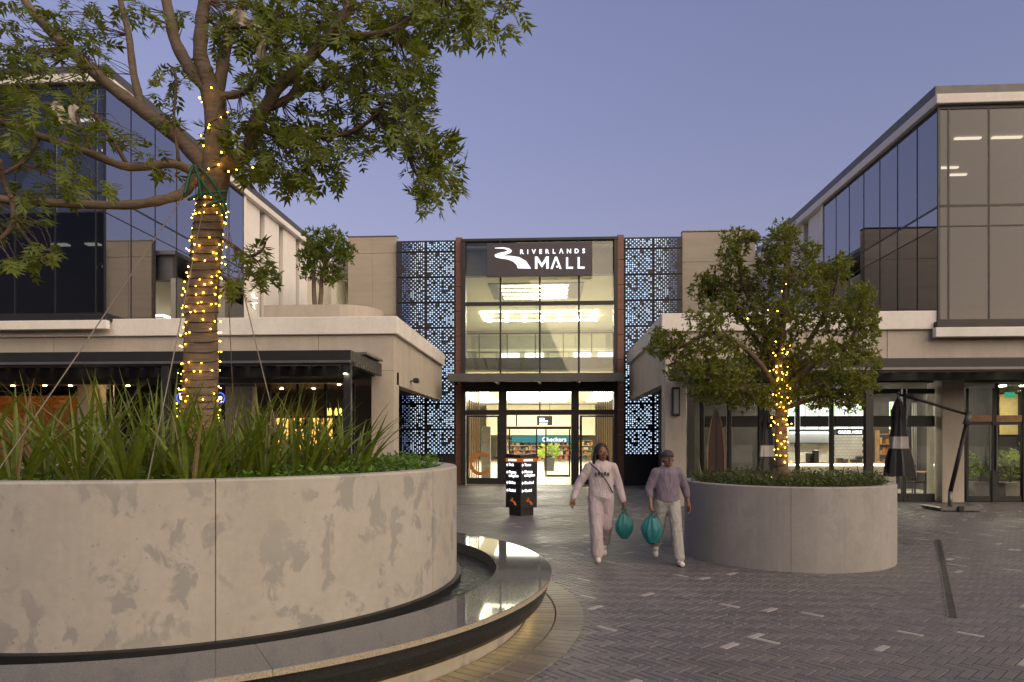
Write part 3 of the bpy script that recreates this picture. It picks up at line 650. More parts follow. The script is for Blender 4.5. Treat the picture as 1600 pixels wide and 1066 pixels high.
def potted(name, x, y, w_, h, hz, n, size, label, mat='leaf_lime', potm='dark_wall', seed=3):
    root = empty(name, (x, y, 0), label, 'potted plant')
    MB().add([(x - w_ * .42, y - w_ * .42, .012), (x + w_ * .42, y - w_ * .42, .012), (x + w_ * .42, y + w_ * .42, .012), (x - w_ * .42, y + w_ * .42, .012)] +
             [(x - w_ / 2, y - w_ / 2, h), (x + w_ / 2, y - w_ / 2, h), (x + w_ / 2, y + w_ / 2, h), (x - w_ / 2, y + w_ / 2, h)] +
             [(x - w_ * .44, y - w_ * .44, h), (x + w_ * .44, y - w_ * .44, h), (x + w_ * .44, y + w_ * .44, h), (x - w_ * .44, y + w_ * .44, h)],
             [(0, 3, 2, 1), (0, 1, 5, 4), (1, 2, 6, 5), (2, 3, 7, 6), (3, 0, 4, 7), (4, 5, 9, 8), (5, 6, 10, 9), (6, 7, 11, 10), (7, 4, 8, 11), (8, 9, 10, 11)]).build('pot', potm, root)
    r = random.Random(seed); mb = MB()
    for k in range(7): a = r.uniform(0, 6.28); mb.tube([(x, y, h - .05), (x + math.cos(a) * w_ * .2, y + math.sin(a) * w_ * .2, h + hz * .4), (x + math.cos(a) * w_ * .5, y + math.sin(a) * w_ * .5, h + hz * .8)], .01, 5)
    mb.build('stems', 'bark_thin', root); leafy('foliage', root, (x, y, h), n, w_ * .8, hz, size, mat, seed); return root
g0 = atz(858, 736); potted('potted_plant', g0.x, g0.y, .62, .72, .8, 130, .24, 'bushy lime plant in square dark pot inside the mall lobby')
# ================================================================== low wings
YW = 17.9
XL = X(622, YW); XR = X(1033, YW); zw1 = Z(495, YW, 622); zfa = Z(522.5, YW, 622); zb0 = Z(580, YW, 500)   # side faces, fascia top and bottom, front beam bottom
zsb = 3.2; YE = 25.95                                        # underside of the side beam, far end
def wing(name, label, xs, s_, xo):                           # xs: face towards the passage, s_: outward direction, xo: outer end
    w_ = empty(name, (xs + s_ * 3, YW, 0), label, 'building')
    f = .10
    bxs = lambda n, m, a, b, y0, y1, z0, z1, bv=.01: bx(n, m, w_, min(a, b), max(a, b), y0, y1, z0, z1, bv)
    bxs('front_fascia', 'white_render', xs, xo, YW - f, YW + .25, zfa, zw1, .015)
    bxs('side_fascia', 'white_render', xs, xs + s_ * .35, YW + .252, YE, zfa, zw1, .015)
    L = abs(xo - xs) - f; n = 5; px_ = [0, 2.05, 5.6, 9.4, 13.4, L]
    for i in range(n):
        a = xs + s_ * (f + px_[i] + .006); b = xs + s_ * (f + px_[i + 1] - .006)
        bxs('beam_panel', 'concrete_wing', a, b, YW, YW + .3, zb0, zfa - .004, .006)
    bxs('side_beam', 'concrete_wing', xs + s_ * f, xs + s_ * (f + .3), YW + .302, YE - .12, zsb, zfa - .004, .008)
    bxs('column', 'concrete_wing', xs + s_ * f, xs + s_ * (f + .62), YW + .001, YW + .55, 0, zb0 - .003, .01)
    bxs('roof_slab', 'grey_wall', xs + s_ * .36, xo, YW + .26, YE + 4, zw1 - .5, zw1 - .2, 0)
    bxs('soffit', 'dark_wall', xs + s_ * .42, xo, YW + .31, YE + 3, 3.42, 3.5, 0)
    return w_
wl = wing('restaurant_wing', 'low concrete restaurant wing with white fascia on the left', XL, -1, X(-60, YW) - 3)
wr = wing('shop_wing', 'low concrete shop wing with white fascia on the right', XR, 1, X(1660, YW) + 3)
# flood light on the left side beam, menu case on right column
p = atx(641, 596, XL - .1); fl = empty('flood_light', p, 'small dark flood light fixed to the left concrete beam', 'lamp')
MB().tube([p + Vector((0, 0, .0)), p + Vector((.14, 0, .03))], .02, 8).build('arm', 'dark_metal', fl); bx('head', 'dark_metal', fl, p.x + .1, p.x + .26, p.y - .1, p.y + .12, p.z - .05, p.z + .09, .02)
p0 = at(1050, 650, YW - .05); p1 = at(1062.5, 605, YW - .05); mc = empty('menu_case', ((p0.x + p1.x) / 2, YW - .05, p0.z), 'narrow dark poster case on the pale concrete column', 'sign')
bx('case', 'dark_metal', mc, p0.x, p1.x, YW - .08, YW, p0.z, p1.z, .008); bx('poster', 'grey_wall', mc, p0.x + .04, p1.x - .04, YW - .086, YW - .081, p0.z + .06, p1.z - .06)

# ---- pergolas in front of the wings
def pergola(name, label, xs, s_, xo, yf, zt, zbm, posts, lit):
    g = empty(name, (xs + s_ * 3, yf, 0), label, 'pergola')
    B = lambda n, m, a, b, y0, y1, z0, z1, bv=.006, par=None: bx(n, m, par or g, min(a, b), max(a, b), y0, y1, z0, z1, bv)
    B('front_beam', 'dark_metal', xs, xo, yf, yf + .14, zbm, zt)
    B('gutter', 'grey_metal', xs, xo, yf - .05, yf - .004, zbm + .04, zbm + .1)
    B('back_beam', 'dark_metal', xs + s_ * .2, xo, YW - .2, YW - .11, zbm, zt)
    B('side_beam', 'dark_metal', xs, xs + s_ * .12, yf + .142, YW - .21, zbm, zt)
    n = int(abs(xo - xs) / .42)
    for k in range(n):
        x = xs + s_ * (.3 + k * (abs(xo - xs) - .4) / n); B('louvre', 'dark_metal', x, x + s_ * .34, yf + .145, YW - .205, zt - .07, zt - .05, 0)
    for k in range(12):
        y = yf + .25 + k * (YW - yf - .6) / 12; B('side_slat', 'grey_metal', xs - s_ * .06, xs - s_ * .004, y, y + .06, zbm - .0, zbm + .1, 0)
    B('roof_edge', 'grey_metal', xs - s_ * .10, xs + s_ * .25, yf + 1.0, YW - .5, zt + .02, zt + .08)
    for q in posts: B('post', 'dark_metal', q - .085, q + .085, yf + .004, yf + .136, 0, zbm - .002, .008)
    for (x, y) in lit:
        lp = bx('post_light', 'dark_metal', g, x - .05, x + .05, yf - .10, yf - .0, y, y + .1, .01); bx('lens', 'light_spot', lp, x - .035, x + .035, yf - .085, yf - .02, y - .012, y - .001)
    for k in range(4):
        x = xs + s_ * (1.6 + 2.4 * k); dl = MB().lathe([(0, zt - .1), (.05, zt - .1), (.06, zt - .072), (0, zt - .072)], (x, (yf + YW) / 2, 0), n=12).build('downlight', 'light_spot', g)
    return g
ypl = 14.9; zt = zat(548, 400, ypl); zb_ = zat(571, 400, ypl)
pergola('restaurant_pergola', 'black louvred pergola in front of the left restaurant wing', X(548, ypl), -1, X(-70, ypl) - 2, ypl, zt, zb_, [X(542, ypl), X(257, ypl)], [(X(541, ypl), zat(584, 541, ypl))])
ypr = 15.5; zt2 = zat(559, 1500, ypr); zb2 = zat(581, 1500, ypr)
pergola('shop_pergola', 'black louvred pergola in front of the right shop wing', X(1073, ypr), 1, X(1690, ypr) + 2, ypr, zt2, zb2, [X(1079.5, ypr), X(1359, ypr)], [])

# ================================================================== right shops
YS = 19.7; zsc = 3.4
XO = X(1660, YS) + 2
sh = empty('shopfront', (X(1250, YS), YS, 0), 'dark framed glazed shopfront with lit counter behind the small tree', 'shop front')
zt0, zt1 = zat(667, 1300, YS), zat(650, 1300, YS); zs1 = zat(608, 1300, YS)
ms = [1097, 1140, 1190, 1247, 1300, 1359, 1413, 1466]
for i, p in enumerate(ms):
    wd = .17 if p in (1359, 1190) else .09
    bx('mullion', 'black', sh, X(p, YS) - wd / 2, X(p, YS) + wd / 2, YS - .03, YS + .12, 0.0, zs1, .006)
    if i:
        a, b = X(ms[i - 1], YS) + .09, X(p, YS) - .09
        bx('transom', 'black', sh, a, b, YS, YS + .1, zt0, zt1, .004)
        bx('bottom_rail', 'black', sh, a, b, YS, YS + .1, 0, .22, .004); bx('head', 'black', sh, a, b, YS, YS + .1, zs1 - .14, zs1, .004)
        bx('pane', 'shop_glass', sh, a, b, YS + .04, YS + .052, .222, zt0 - .002); bx('top_pane', 'shop_glass', sh, a, b, YS + .04, YS + .052, zt1 + .002, zs1 - .142)
cc = empty('concrete_pier', (X(1487, YS), YS, 0), 'square concrete pier between the shopfront and the glass doors', 'column')
bx('shaft', 'concrete_wing', cc, X(1471, YS - .25), X(1506, YS - .25), YS - .28, YS + .5, 0, zsc + .1, .012); bx('base_joint', 'grey_wall', cc, X(1471, YS - .25) + .01, X(1506, YS - .25) - .01, YS - .27, YS + .49, zat(684, 1487, YS) - .004, zat(684, 1487, YS) + .004)
sd2 = empty('glazed_doors', (X(1560, YS), YS, 0), 'dark framed glass doors with plants behind, right of the pier', 'door')
for p, wd in ((1511, .07), (1553, .12), (1600, .09), (1650, .09)):
    bx('stile', 'black', sd2, X(p, YS) - wd / 2, X(p, YS) + wd / 2, YS - .03, YS + .1, 0, zs1, .006)
for a, b in ((1511, 1553), (1553, 1600), (1600, 1650)):
    x0, x1 = X(a, YS) + .06, X(b, YS) - .06
    bx('transom', 'wood', sd2, x0, x1, YS - .02, YS + .08, zat(659, a, YS), zat(649, a, YS), .004); bx('door_head', 'black', sd2, x0, x1, YS, YS + .08, zat(664, a, YS), zat(659.2, a, YS), .004)
    bx('bottom_rail', 'black', sd2, x0, x1, YS, YS + .08, .01, .16, .004); bx('pane', 'shop_glass', sd2, x0, x1, YS + .03, YS + .042, .162, zat(664, a, YS) - .002); bx('top_pane', 'shop_glass', sd2, x0, x1, YS + .03, YS + .042, zat(649, a, YS) + .002, zs1)
for p in (1545, 1555):
    q = X(p, YS); MB().tube([(q, YS - .06, zat(735, p, YS)), (q, YS - .06, zat(664, p, YS))], .022, 8).build('door_reflection', M['grey_metal'], sd2)  # bright vertical reflections in the door glass, modelled as grey tubes
# interior of the shops
bi = empty('shop_interior', (X(1300, 24), 22, 0), 'lit interior room of the right hand shops behind glass', 'room')
YB = 24.6; xs0 = X(1080, YS)
bx('floor', 'tile_floor', bi, xs0, XO, YS + .13, YB, -.02, .012)
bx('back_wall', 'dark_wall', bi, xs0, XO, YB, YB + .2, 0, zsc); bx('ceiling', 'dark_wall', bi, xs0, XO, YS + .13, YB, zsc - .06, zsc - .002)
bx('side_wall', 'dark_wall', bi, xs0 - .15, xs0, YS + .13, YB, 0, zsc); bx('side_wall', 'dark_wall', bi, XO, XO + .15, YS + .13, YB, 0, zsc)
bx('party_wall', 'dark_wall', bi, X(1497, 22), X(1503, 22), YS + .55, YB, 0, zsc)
bx('bright_wall', 'white_wall', bi, X(1225, YB), X(1300, YB) - .02, YB - .06, YB - .002, 0.9, 2.0); bx('yellow_lit_wall', plain('yellow_lit_wall', (.75, .6, .25), .8), bi, X(1560, YB), X(1640, YB), YB - .06, YB - .002, 1.9, zsc - .1)  # the yellow panel has the warm room light put into its colour
for r_ in range(9):                                           # white tiles behind the counter
    for c_ in range(7):
        x0, x1 = X(1303, YB), X(1350, YB); wd = (x1 - x0) / 7; o_ = (r_ % 2) * wd / 2
        xa = max(x0, x0 + c_ * wd - o_ + .006); xb = min(x1, x0 + (c_ + 1) * wd - o_ - .006)
        if xb - xa > .02: bx('tile', 'white_wall', bi, xa, xb, YB - .05, YB - .03, .95 + r_ * .105, .95 + r_ * .105 + .097)
M['light_down'] = emis('light_down', (1.0, .90, .68), 75.0)
for (a, y) in ((1240, 23.6), (1270, 23.6), (1300, 23.6), (1330, 23.6), (1390, 23), (1440, 23.4), (1150, 22.8), (1565, 21.2), (1600, 21.2), (1600, 23.4), (1280, 22.9), (1320, 22.9)): MB().lathe([(0, zsc - .075), (.10, zsc - .075), (.11, zsc - .062), (0, zsc - .062)], (X(a, y), y, 0), n=12).build('ceiling_light', 'light_down', bi)  # lamps just inside the glass doors are added to brighten the plants
bx('ceiling_light', 'light_white', bi, X(1318, 23), X(1340, 23), 23, 23.1, zat(617, 1330, 23), zat(614, 1330, 23))
mbd = empty('menu_boards', (X(1295, 24), 24, 2), 'row of bright white and green lit menu boards above the counter', 'menu board')
M['menu_lit'] = emis('menu_lit', (.93, 1.0, .93), .5); M['menu_green'] = emis('menu_green', (.45, .75, .08), .25); M['menu_ink'] = plain('menu_ink', (.05, .12, .03), .6)
rs = random.Random(4)
for (a, b) in ((1230, 1245), (1247, 1256), (1257, 1279), (1280, 1301), (1303, 1326), (1327, 1350), (1390, 1398)):
    bo = bx('board', 'menu_lit', mbd, X(a, 24) + .01, X(b, 24) - .01, 24, 24.05, zat(671, a, 24), zat(628, a, 24))
    bx('green_edge', 'menu_green', bo, X(a, 24) + .012, X(a + 2, 24), 23.994, 23.999, zat(670, a, 24), zat(629, a, 24)); bx('top_edge', 'menu_green', bo, X(a, 24) + .06, X(b, 24) - .012, 23.994, 23.999, zat(630.5, a, 24), zat(629, a, 24))
    for k in range(3 if b - a > 12 else 0):
        q = at(rs.uniform(a + 4, b - 4), rs.uniform(634, 646), 24); MB().tube([(q.x, 23.992, q.z), (q.x, 23.999, q.z)], rs.uniform(.03, .06), 9).build('picture', 'menu_ink' if k else 'menu_green', bo)
os_ = empty('order_sign', (X(1327, 24), 23.9, 1.85), 'dark sign with white order here lettering below the menu boards', 'sign')
bx('board', 'dark_metal', os_, X(1306, 23.9), X(1348, 23.9), 23.9, 23.95, zat(680, 1327, 23.9), zat(670, 1327, 23.9)); text_mb('ORDER HERE', .135, (X(1328, 23.9), 23.89, zat(677.5, 1327, 23.9)), .004, .004, 'CENTER').build('lettering', 'light_white', os_)
bx('kitchen_fill_strip', 'light_white', bi, X(1232, YB), X(1298, YB), YB - .2, YB - .12, 1.95, 2.0)  # glowing strip added to brighten the kitchen wall
bx('kitchen_shelf', 'grey_metal', bi, X(1232, YB), X(1298, YB), YB - .3, YB - .07, 1.58, 1.62)
ct = empty('service_counter', (X(1300, 22.6), 22.6, 0), 'pale service counter with a glowing strip inside the right shop', 'counter')
bx('front', 'white_wall', ct, X(1230, 22.6), X(1400, 22.6), 22.6, 23.1, 0.02, .9); bx('top', 'wood', ct, X(1230, 22.6) - .03, X(1400, 22.6) + .03, 22.56, 23.14, .95, .99); bx('light_strip', 'light_warm', ct, X(1232, 22.6), X(1398, 22.6), 22.585, 22.6, .89, .945)
for k, p in enumerate((1262, 1272, 1310, 1318, 1332, 1340)):
    bx(('till', 'machine', 'box', 'jar', 'tray', 'bottle')[k], ('dark_metal', 'grey_metal', 'dark_wall', 'grey_metal', 'dark_metal', 'black')[k], ct, X(p, 22.7), X(p, 22.7) + .16, 22.7, 22.9, .99, .99 + (.3, .4, .15, .12, .1, .2)[k], .02)
rk = empty('product_rack', (X(1382, 24), 24, 0), 'shelf rack of orange packets right of the counter', 'shelf')
for k in range(5): bx('shelf', 'wood', rk, X(1374, 24), X(1396, 24), 24.0, 24.3, .5 + .35 * k, .53 + .35 * k)
for p in (1374, 1396): bx('upright', 'wood', rk, X(p, 24) - .015, X(p, 24) + .015, 24.0, 24.3, 0.02, 2.05)
rs = random.Random(8)
for k in range(4):
    for j in range(4): bx('packet', gm_[rs.choice([0, 0, 6, 4, 2])], rk, X(1375.5 + j * 5, 24), X(1379 + j * 5, 24), 24.03, 24.2, .53 + .35 * k, .53 + .35 * k + rs.uniform(.12, .26))
wsn = empty('letter_sign', (X(1448, 24.3), 24.3, 1.6), 'pale letter W mounted on the slatted wall inside', 'sign')
for k in range(16): bx('wall_slat', 'grey_wall', wsn, X(1425, 24.4) + k * .065, X(1425, 24.4) + k * .065 + .04, 24.4, 24.45, .4, 3.0)
text_mb('W', .55, (X(1440, 24.3), 24.33, zat(700, 1448, 24.3)), .03, .02).build('letter', M['cream'], wsn)
# table and chairs inside
def table(x, y, label):
    t = empty('cafe_table', (x, y, 0), label, 'table'); bx('top', 'wood', t, x - .45, x + .45, y - .35, y + .35, .72, .75, .008)
    for a in (-1, 1):
        for b in (-1, 1): bx('leg', 'black', t, x + a * .4 - .02, x + a * .4 + .02, y + b * .3 - .02, y + b * .3 + .02, .012, .72)
def chair(x, y, rz, label, grp=None):
    t = empty('cafe_chair', (x, y, 0), label, 'chair', grp); c_, s_ = math.cos(rz), math.sin(rz)
    def rb(n, m, x0, x1, y0, y1, z0, z1):
        mb = MB().box(x0, x1, y0, y1, z0, z1); mb.v = [(x + v[0] * c_ - v[1] * s_, y + v[0] * s_ + v[1] * c_, v[2]) for v in mb.v]; mb.build(n, m, t)
    rb('seat', 'dark_metal', -.21, .21, -.21, .21, .44, .47); rb('backrest', 'dark_metal', -.21, .21, .19, .22, .62, .84)
    for a in (-.19, .19):
        rb('leg', 'black', a - .012, a + .012, -.2, -.176, .012, .44); rb('leg', 'black', a - .012, a + .012, .19, .214, .012, .62)
tp = atz(1437, 772); table(tp.x, 21.6, 'wooden table inside the shop below the letter sign'); chair(tp.x - .75, 21.3, .4, 'dark chair left of the wooden table inside the shop'); chair(tp.x + .2, 20.85, 2.9, 'dark chair in front of the wooden table inside the shop')
pq = [(1530, 20.6, .55, .5, .95, 70, .26, 'leafy plant in pale pot behind the left glass door leaf', 'leaf_lime', 'grey_wall', 5), (1578, 20.5, .7, .5, 1.0, 80, .28, 'large leafy plant in pale pot behind the middle glass door leaf', 'leaf_lime', 'concrete_wing', 9), (1602, 20.9, .6, .5, 1.1, 70, .28, 'leafy plant in pale pot at the right picture edge', 'leaf_lime', 'concrete_wing', 12)]
for (p, y, a, b, c, n, s_, lb, m_, pm, sd_) in pq: potted('potted_plant', X(p, y), y, a, b, c, n, s_, lb, m_, pm, sd_)
ex = bx('exit_sign', emis('exit_green', (.05, .5, .25), .2), None, X(1571, 22), X(1586, 22), 22, 22.05, zat(621, 1578, 22), zat(613, 1578, 22)); prop(ex, 'small green exit sign near the ceiling right of the pier', 'sign')

# ---- folded cantilever umbrella
gb = atz(1485, 797)
um = empty('cantilever_umbrella', (gb.x, gb.y, 0), 'folded black cantilever umbrella on a slanted pole by the pier', 'umbrella'); yu = gb.y
bx('base', 'grey_metal', um, X(1455, yu), X(1516, yu), yu - .4, yu + .45, .012, .10, .015); bx('foot_clamp', 'black', um, gb.x - .06, gb.x + .06, yu - .46, yu - .405, .02, .13)
U = lambda px, py: at(px, py, yu)
mb = MB().tube([U(1484.5, 795), U(1484.5, 768)], .05, 10).build('pole_foot', 'grey_metal', um, True)
MB().tube([U(1485, 768), U(1510, 663)], .05, 10).build('pole', 'dark_metal', um, True); MB().tube([U(1509, 664), U(1514, 645)], .075, 10).build('joint', 'grey_metal', um, True); MB().tube([U(1513, 648), U(1404, 616)], .036, 10).build('arm', 'dark_metal', um, True)
def folded(parent, cx, ytop, ybot, yy, hw, band):
    a = at(cx, ytop, yy); b = at(cx, ybot, yy); mb = MB(); n = 40; prof = [(0, .02), (.06, .07), (.18, .13), (.3, .13), (.5, .15), (.52, .17), (.68, .17), (.70, .2), (.85, .26), (1.0, .30)]; rr = random.Random(cx)
    ph = [rr.uniform(.55, 1) for _ in range(n)]; vs = []
    for i, (t, r) in enumerate(prof):
        z = a.z + (b.z - a.z) * t
        for k in range(n):
            an = 2 * math.pi * k / n; q = r * hw * (.62 + .38 * (1 if k % 5 in (0, 1) else .2)) * (1 if i < 3 else ph[k // 5 * 5]); dz = 0 if i < 9 else -.25 * ph[k // 5 * 5] + .12
            vs.append((a.x + math.cos(an) * q + .12 * t * math.sin(k // 5), yy + math.sin(an) * q, z + dz))
    m = len(prof)
    for i in range(m - 1):
        mb.cur = 1 if i == 5 and band else 0
        n0 = len(mb.v)
        mb.add([], [])
        mb.f += [(i * n + k, i * n + (k + 1) % n, (i + 1) * n + (k + 1) % n, (i + 1) * n + k) for k in range(n)]; mb.mi += [mb.cur] * n
    mb.v = [tuple(v) for v in vs]
    return mb.build('canopy', ['black', 'band_cloth'], parent)
M['band_cloth'] = plain('band_cloth', (.5, .47, .46), .9)
folded(um, 1403, 622, 738, yu, 1.25, True); MB().tube([U(1404, 612), U(1404, 735)], .03, 8).build('mast', 'grey_metal', um)
p2 = atz(1197, 792); um2 = empty('parasol', (p2.x, 17.2, 0), 'folded black parasol with white band behind the small tree', 'umbrella')
folded(um2, 1198, 640, 748, 17.2, 1.1, True); q = at(1198, 640, 17.2); MB().tube([(q.x, 17.2, 0), (q.x, 17.2, q.z + .05)], .028, 8).build('pole', 'grey_metal', um2); bx('base', 'concrete_right', um2, q.x - .3, q.x + .3, 16.9, 17.5, 0.0, .1, .02)
# ---- surfboard leaning by the shopfront
sb = empty('surfboard', (X(1119, 18.6), 18.6, 0), 'dark red surfboard with pale edge standing by the right shopfront', 'surfboard')
def board(w_, y0, y1, mat, nm):
    a = at(1119, 638, 18.6); z1 = a.z; pts = []
    for k in range(41):
        t = k / 40; pts.append((t, w_ * (math.sin(math.pi * min(1, t * .96 + .04)) ** .55) * (1 - .25 * t)))
    ol = [(a.x + r, .05 + (z1 - .05) * t) for t, r in pts] + [(a.x - r, .05 + (z1 - .05) * t) for t, r in reversed(pts) if r > .001]
    MB().poly(ol, y0, y1).build(nm, mat, sb)
board(.27, 18.58, 18.64, 'wood', 'rail'); board(.235, 18.565, 18.578, plain('board_red', (.055, .018, .012), .45), 'deck'); bx('stringer', 'black', sb, X(1119, 18.6) - .02, X(1119, 18.6) + .02, 18.556, 18.564, .2, zat(645, 1119, 18.6))

# ================================================================== left restaurant
lr = empty('restaurant_interior', (X(300, 20), 20, 0), 'dim warm restaurant room behind the left pergola', 'room')
YQ = 18.9; YK = 24.5; xq0 = X(-70, YQ) - 2; xq1 = X(621, YK)
bx('floor', 'wood', lr, xq0, xq1, YQ, YK, -.02, .012); bx('back_wall', 'dark_wall', lr, xq0, xq1, YK, YK + .2, 0, 3.42); bx('side_wall', 'dark_wall', lr, xq0 - .2, xq0, YQ, YK, 0, 3.42)
bx('ceiling_beam', 'grey_metal', lr, xq0, xq1, YQ - .1, YQ + .1, zat(600, 300, YQ), zat(594, 300, YQ))
lw = empty('brick_feature_wall', (X(60, 21), 21, 0), 'orange lit brick wall inside the left restaurant', 'wall')
for r_ in range(24):
    for c_ in range(11):
        x0 = X(-20, 21) + c_ * .3 - (r_ % 2) * .15; bx('brick', ['orange_brick', 'wood'][random.random() < .12], lw, x0 + .005, x0 + .292, 21 - random.uniform(0, .012), 21.1, r_ * .13 + .02, r_ * .13 + .142)
bx('white_column', 'white_wall', lr, X(121, 20), X(166, 20), 20, 20.4, 0, zat(592, 140, 20)); bx('white_column', 'white_wall', lr, X(352, 21), X(395, 21), 21, 21.3, 0, zat(604, 370, 21)); bx('dark_frame', 'black', lr, X(166, 19.2), X(172, 19.2), 19.2, 19.3, 0, 3.2)
for p in (172, 250, 330, 420, 465, 508, 552, 588): bx('glazing_bar', 'black', lr, X(p, YQ) - .035, X(p, YQ) + .035, YQ, YQ + .08, 0, 3.3)
for a, b in ((172, 250), (250, 330), (330, 420), (508, 552), (552, 588)): bx('pane', 'shop_glass', lr, X(a, YQ) + .04, X(b, YQ) - .04, YQ + .03, YQ + .04, .1, 3.25)
bar = empty('back_bar', (X(470, 24), 24, 0), 'golden lit bar shelves with bottles in the left restaurant', 'shelf')
bx('glow_panel', 'amber_glow', bar, X(428, 24.2), X(519, 24.2), 24.3, 24.35, 1.35, 2.5)
for k in range(4): bx('shelf', 'wood', bar, X(426, 24), X(521, 24), 24.0, 24.28, 1.3 + .4 * k, 1.33 + .4 * k)
for p in (426, 452, 478, 500, 521): bx('upright', 'black', bar, X(p, 24) - .03, X(p, 24) + .03, 23.98, 24.29, .02, 2.6)
rs = random.Random(3)
for k in range(3):
    for j in range(20):
        x = X(428, 24) + .04 + j * (X(519, 24) - X(428, 24)) / 20.5; h = rs.uniform(.2, .33); z0 = 1.33 + .4 * k
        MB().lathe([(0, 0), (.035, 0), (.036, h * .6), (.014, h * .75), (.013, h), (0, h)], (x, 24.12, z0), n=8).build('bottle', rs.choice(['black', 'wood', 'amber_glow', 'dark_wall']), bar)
bc = empty('bar_counter', (X(480, 22.5), 22.5, 0), 'bar counter edged with a row of tiny warm lights', 'counter')
bx('front', 'dark_wall', bc, X(420, 22.5), X(530, 22.5), 22.5, 23.0, .02, .95); bx('top', 'wood', bc, X(418, 22.5), X(532, 22.5), 22.45, 23.05, .952, 1.0)
for k in range(22): MB().ball((X(422, 22.5) + k * (X(528, 22.5) - X(422, 22.5)) / 21, 22.44, .9), .022, 6, 4).build('small_light', 'light_spot', bc)
for k, p in enumerate((511, 516, 525, 532)):
    q = at(p, 643, 20.5); pl_ = empty('pendant_lamp', q, ('first', 'second', 'third', 'last')[k] + ' warm pendant lamp from the left in the restaurant row', 'lamp', 'warm pendants in the restaurant')
    MB().lathe([(0, .1), (.02, .1), (.045, 0), (.045, -.12), (.04, -.12), (0, -.1)], (q.x, q.y, q.z), n=10).build('shade', emis('pendant_glow', (1, .62, .1), .8) if k == 0 else bpy.data.materials['pendant_glow'], pl_); MB().tube([(q.x, q.y, q.z + .1), (q.x, q.y, 3.42)], .006, 5).build('cord', 'black', pl_)
for k, p in enumerate((283, 344)):
    q = at(p, 622, 19.6); rg = empty('ring_lamp', q, ('left', 'right')[k] + ' of two blue neon ring lamps beside the wrapped trunk', 'lamp', 'blue ring lamps')
    vs = []; mb = MB(); pts = [(q.x + .13 * math.cos(a), q.y, q.z + .15 * math.sin(a)) for a in np.linspace(0, 2 * math.pi, 21)]; mb.tube(pts, .018, 6, cap=False).build('ring', 'blue_neon', rg); MB().ball((q.x, q.y, q.z), .05, 8, 6).build('bulb', 'light_warm', rg); MB().tube([(q.x, q.y, q.z + .15), (q.x, q.y, 3.42)], .006, 5).build('cord', 'black', rg)
M['light_amber'] = emis('light_amber', (1.0, .60, .22), 24.0)
for (a, y) in ((20, 20.3), (70, 20.3), (110, 20.4), (145, 19.5), (200, 20.5), (300, 20.5), (440, 22), (490, 22), (530, 20.5), (-30, 20.3)):
    MB().lathe([(0, 3.39), (.045, 3.39), (.05, 3.41), (0, 3.41)], (X(a, y), y, 0), n=10).build('ceiling_light', 'light_amber', lr)
mb = MB()

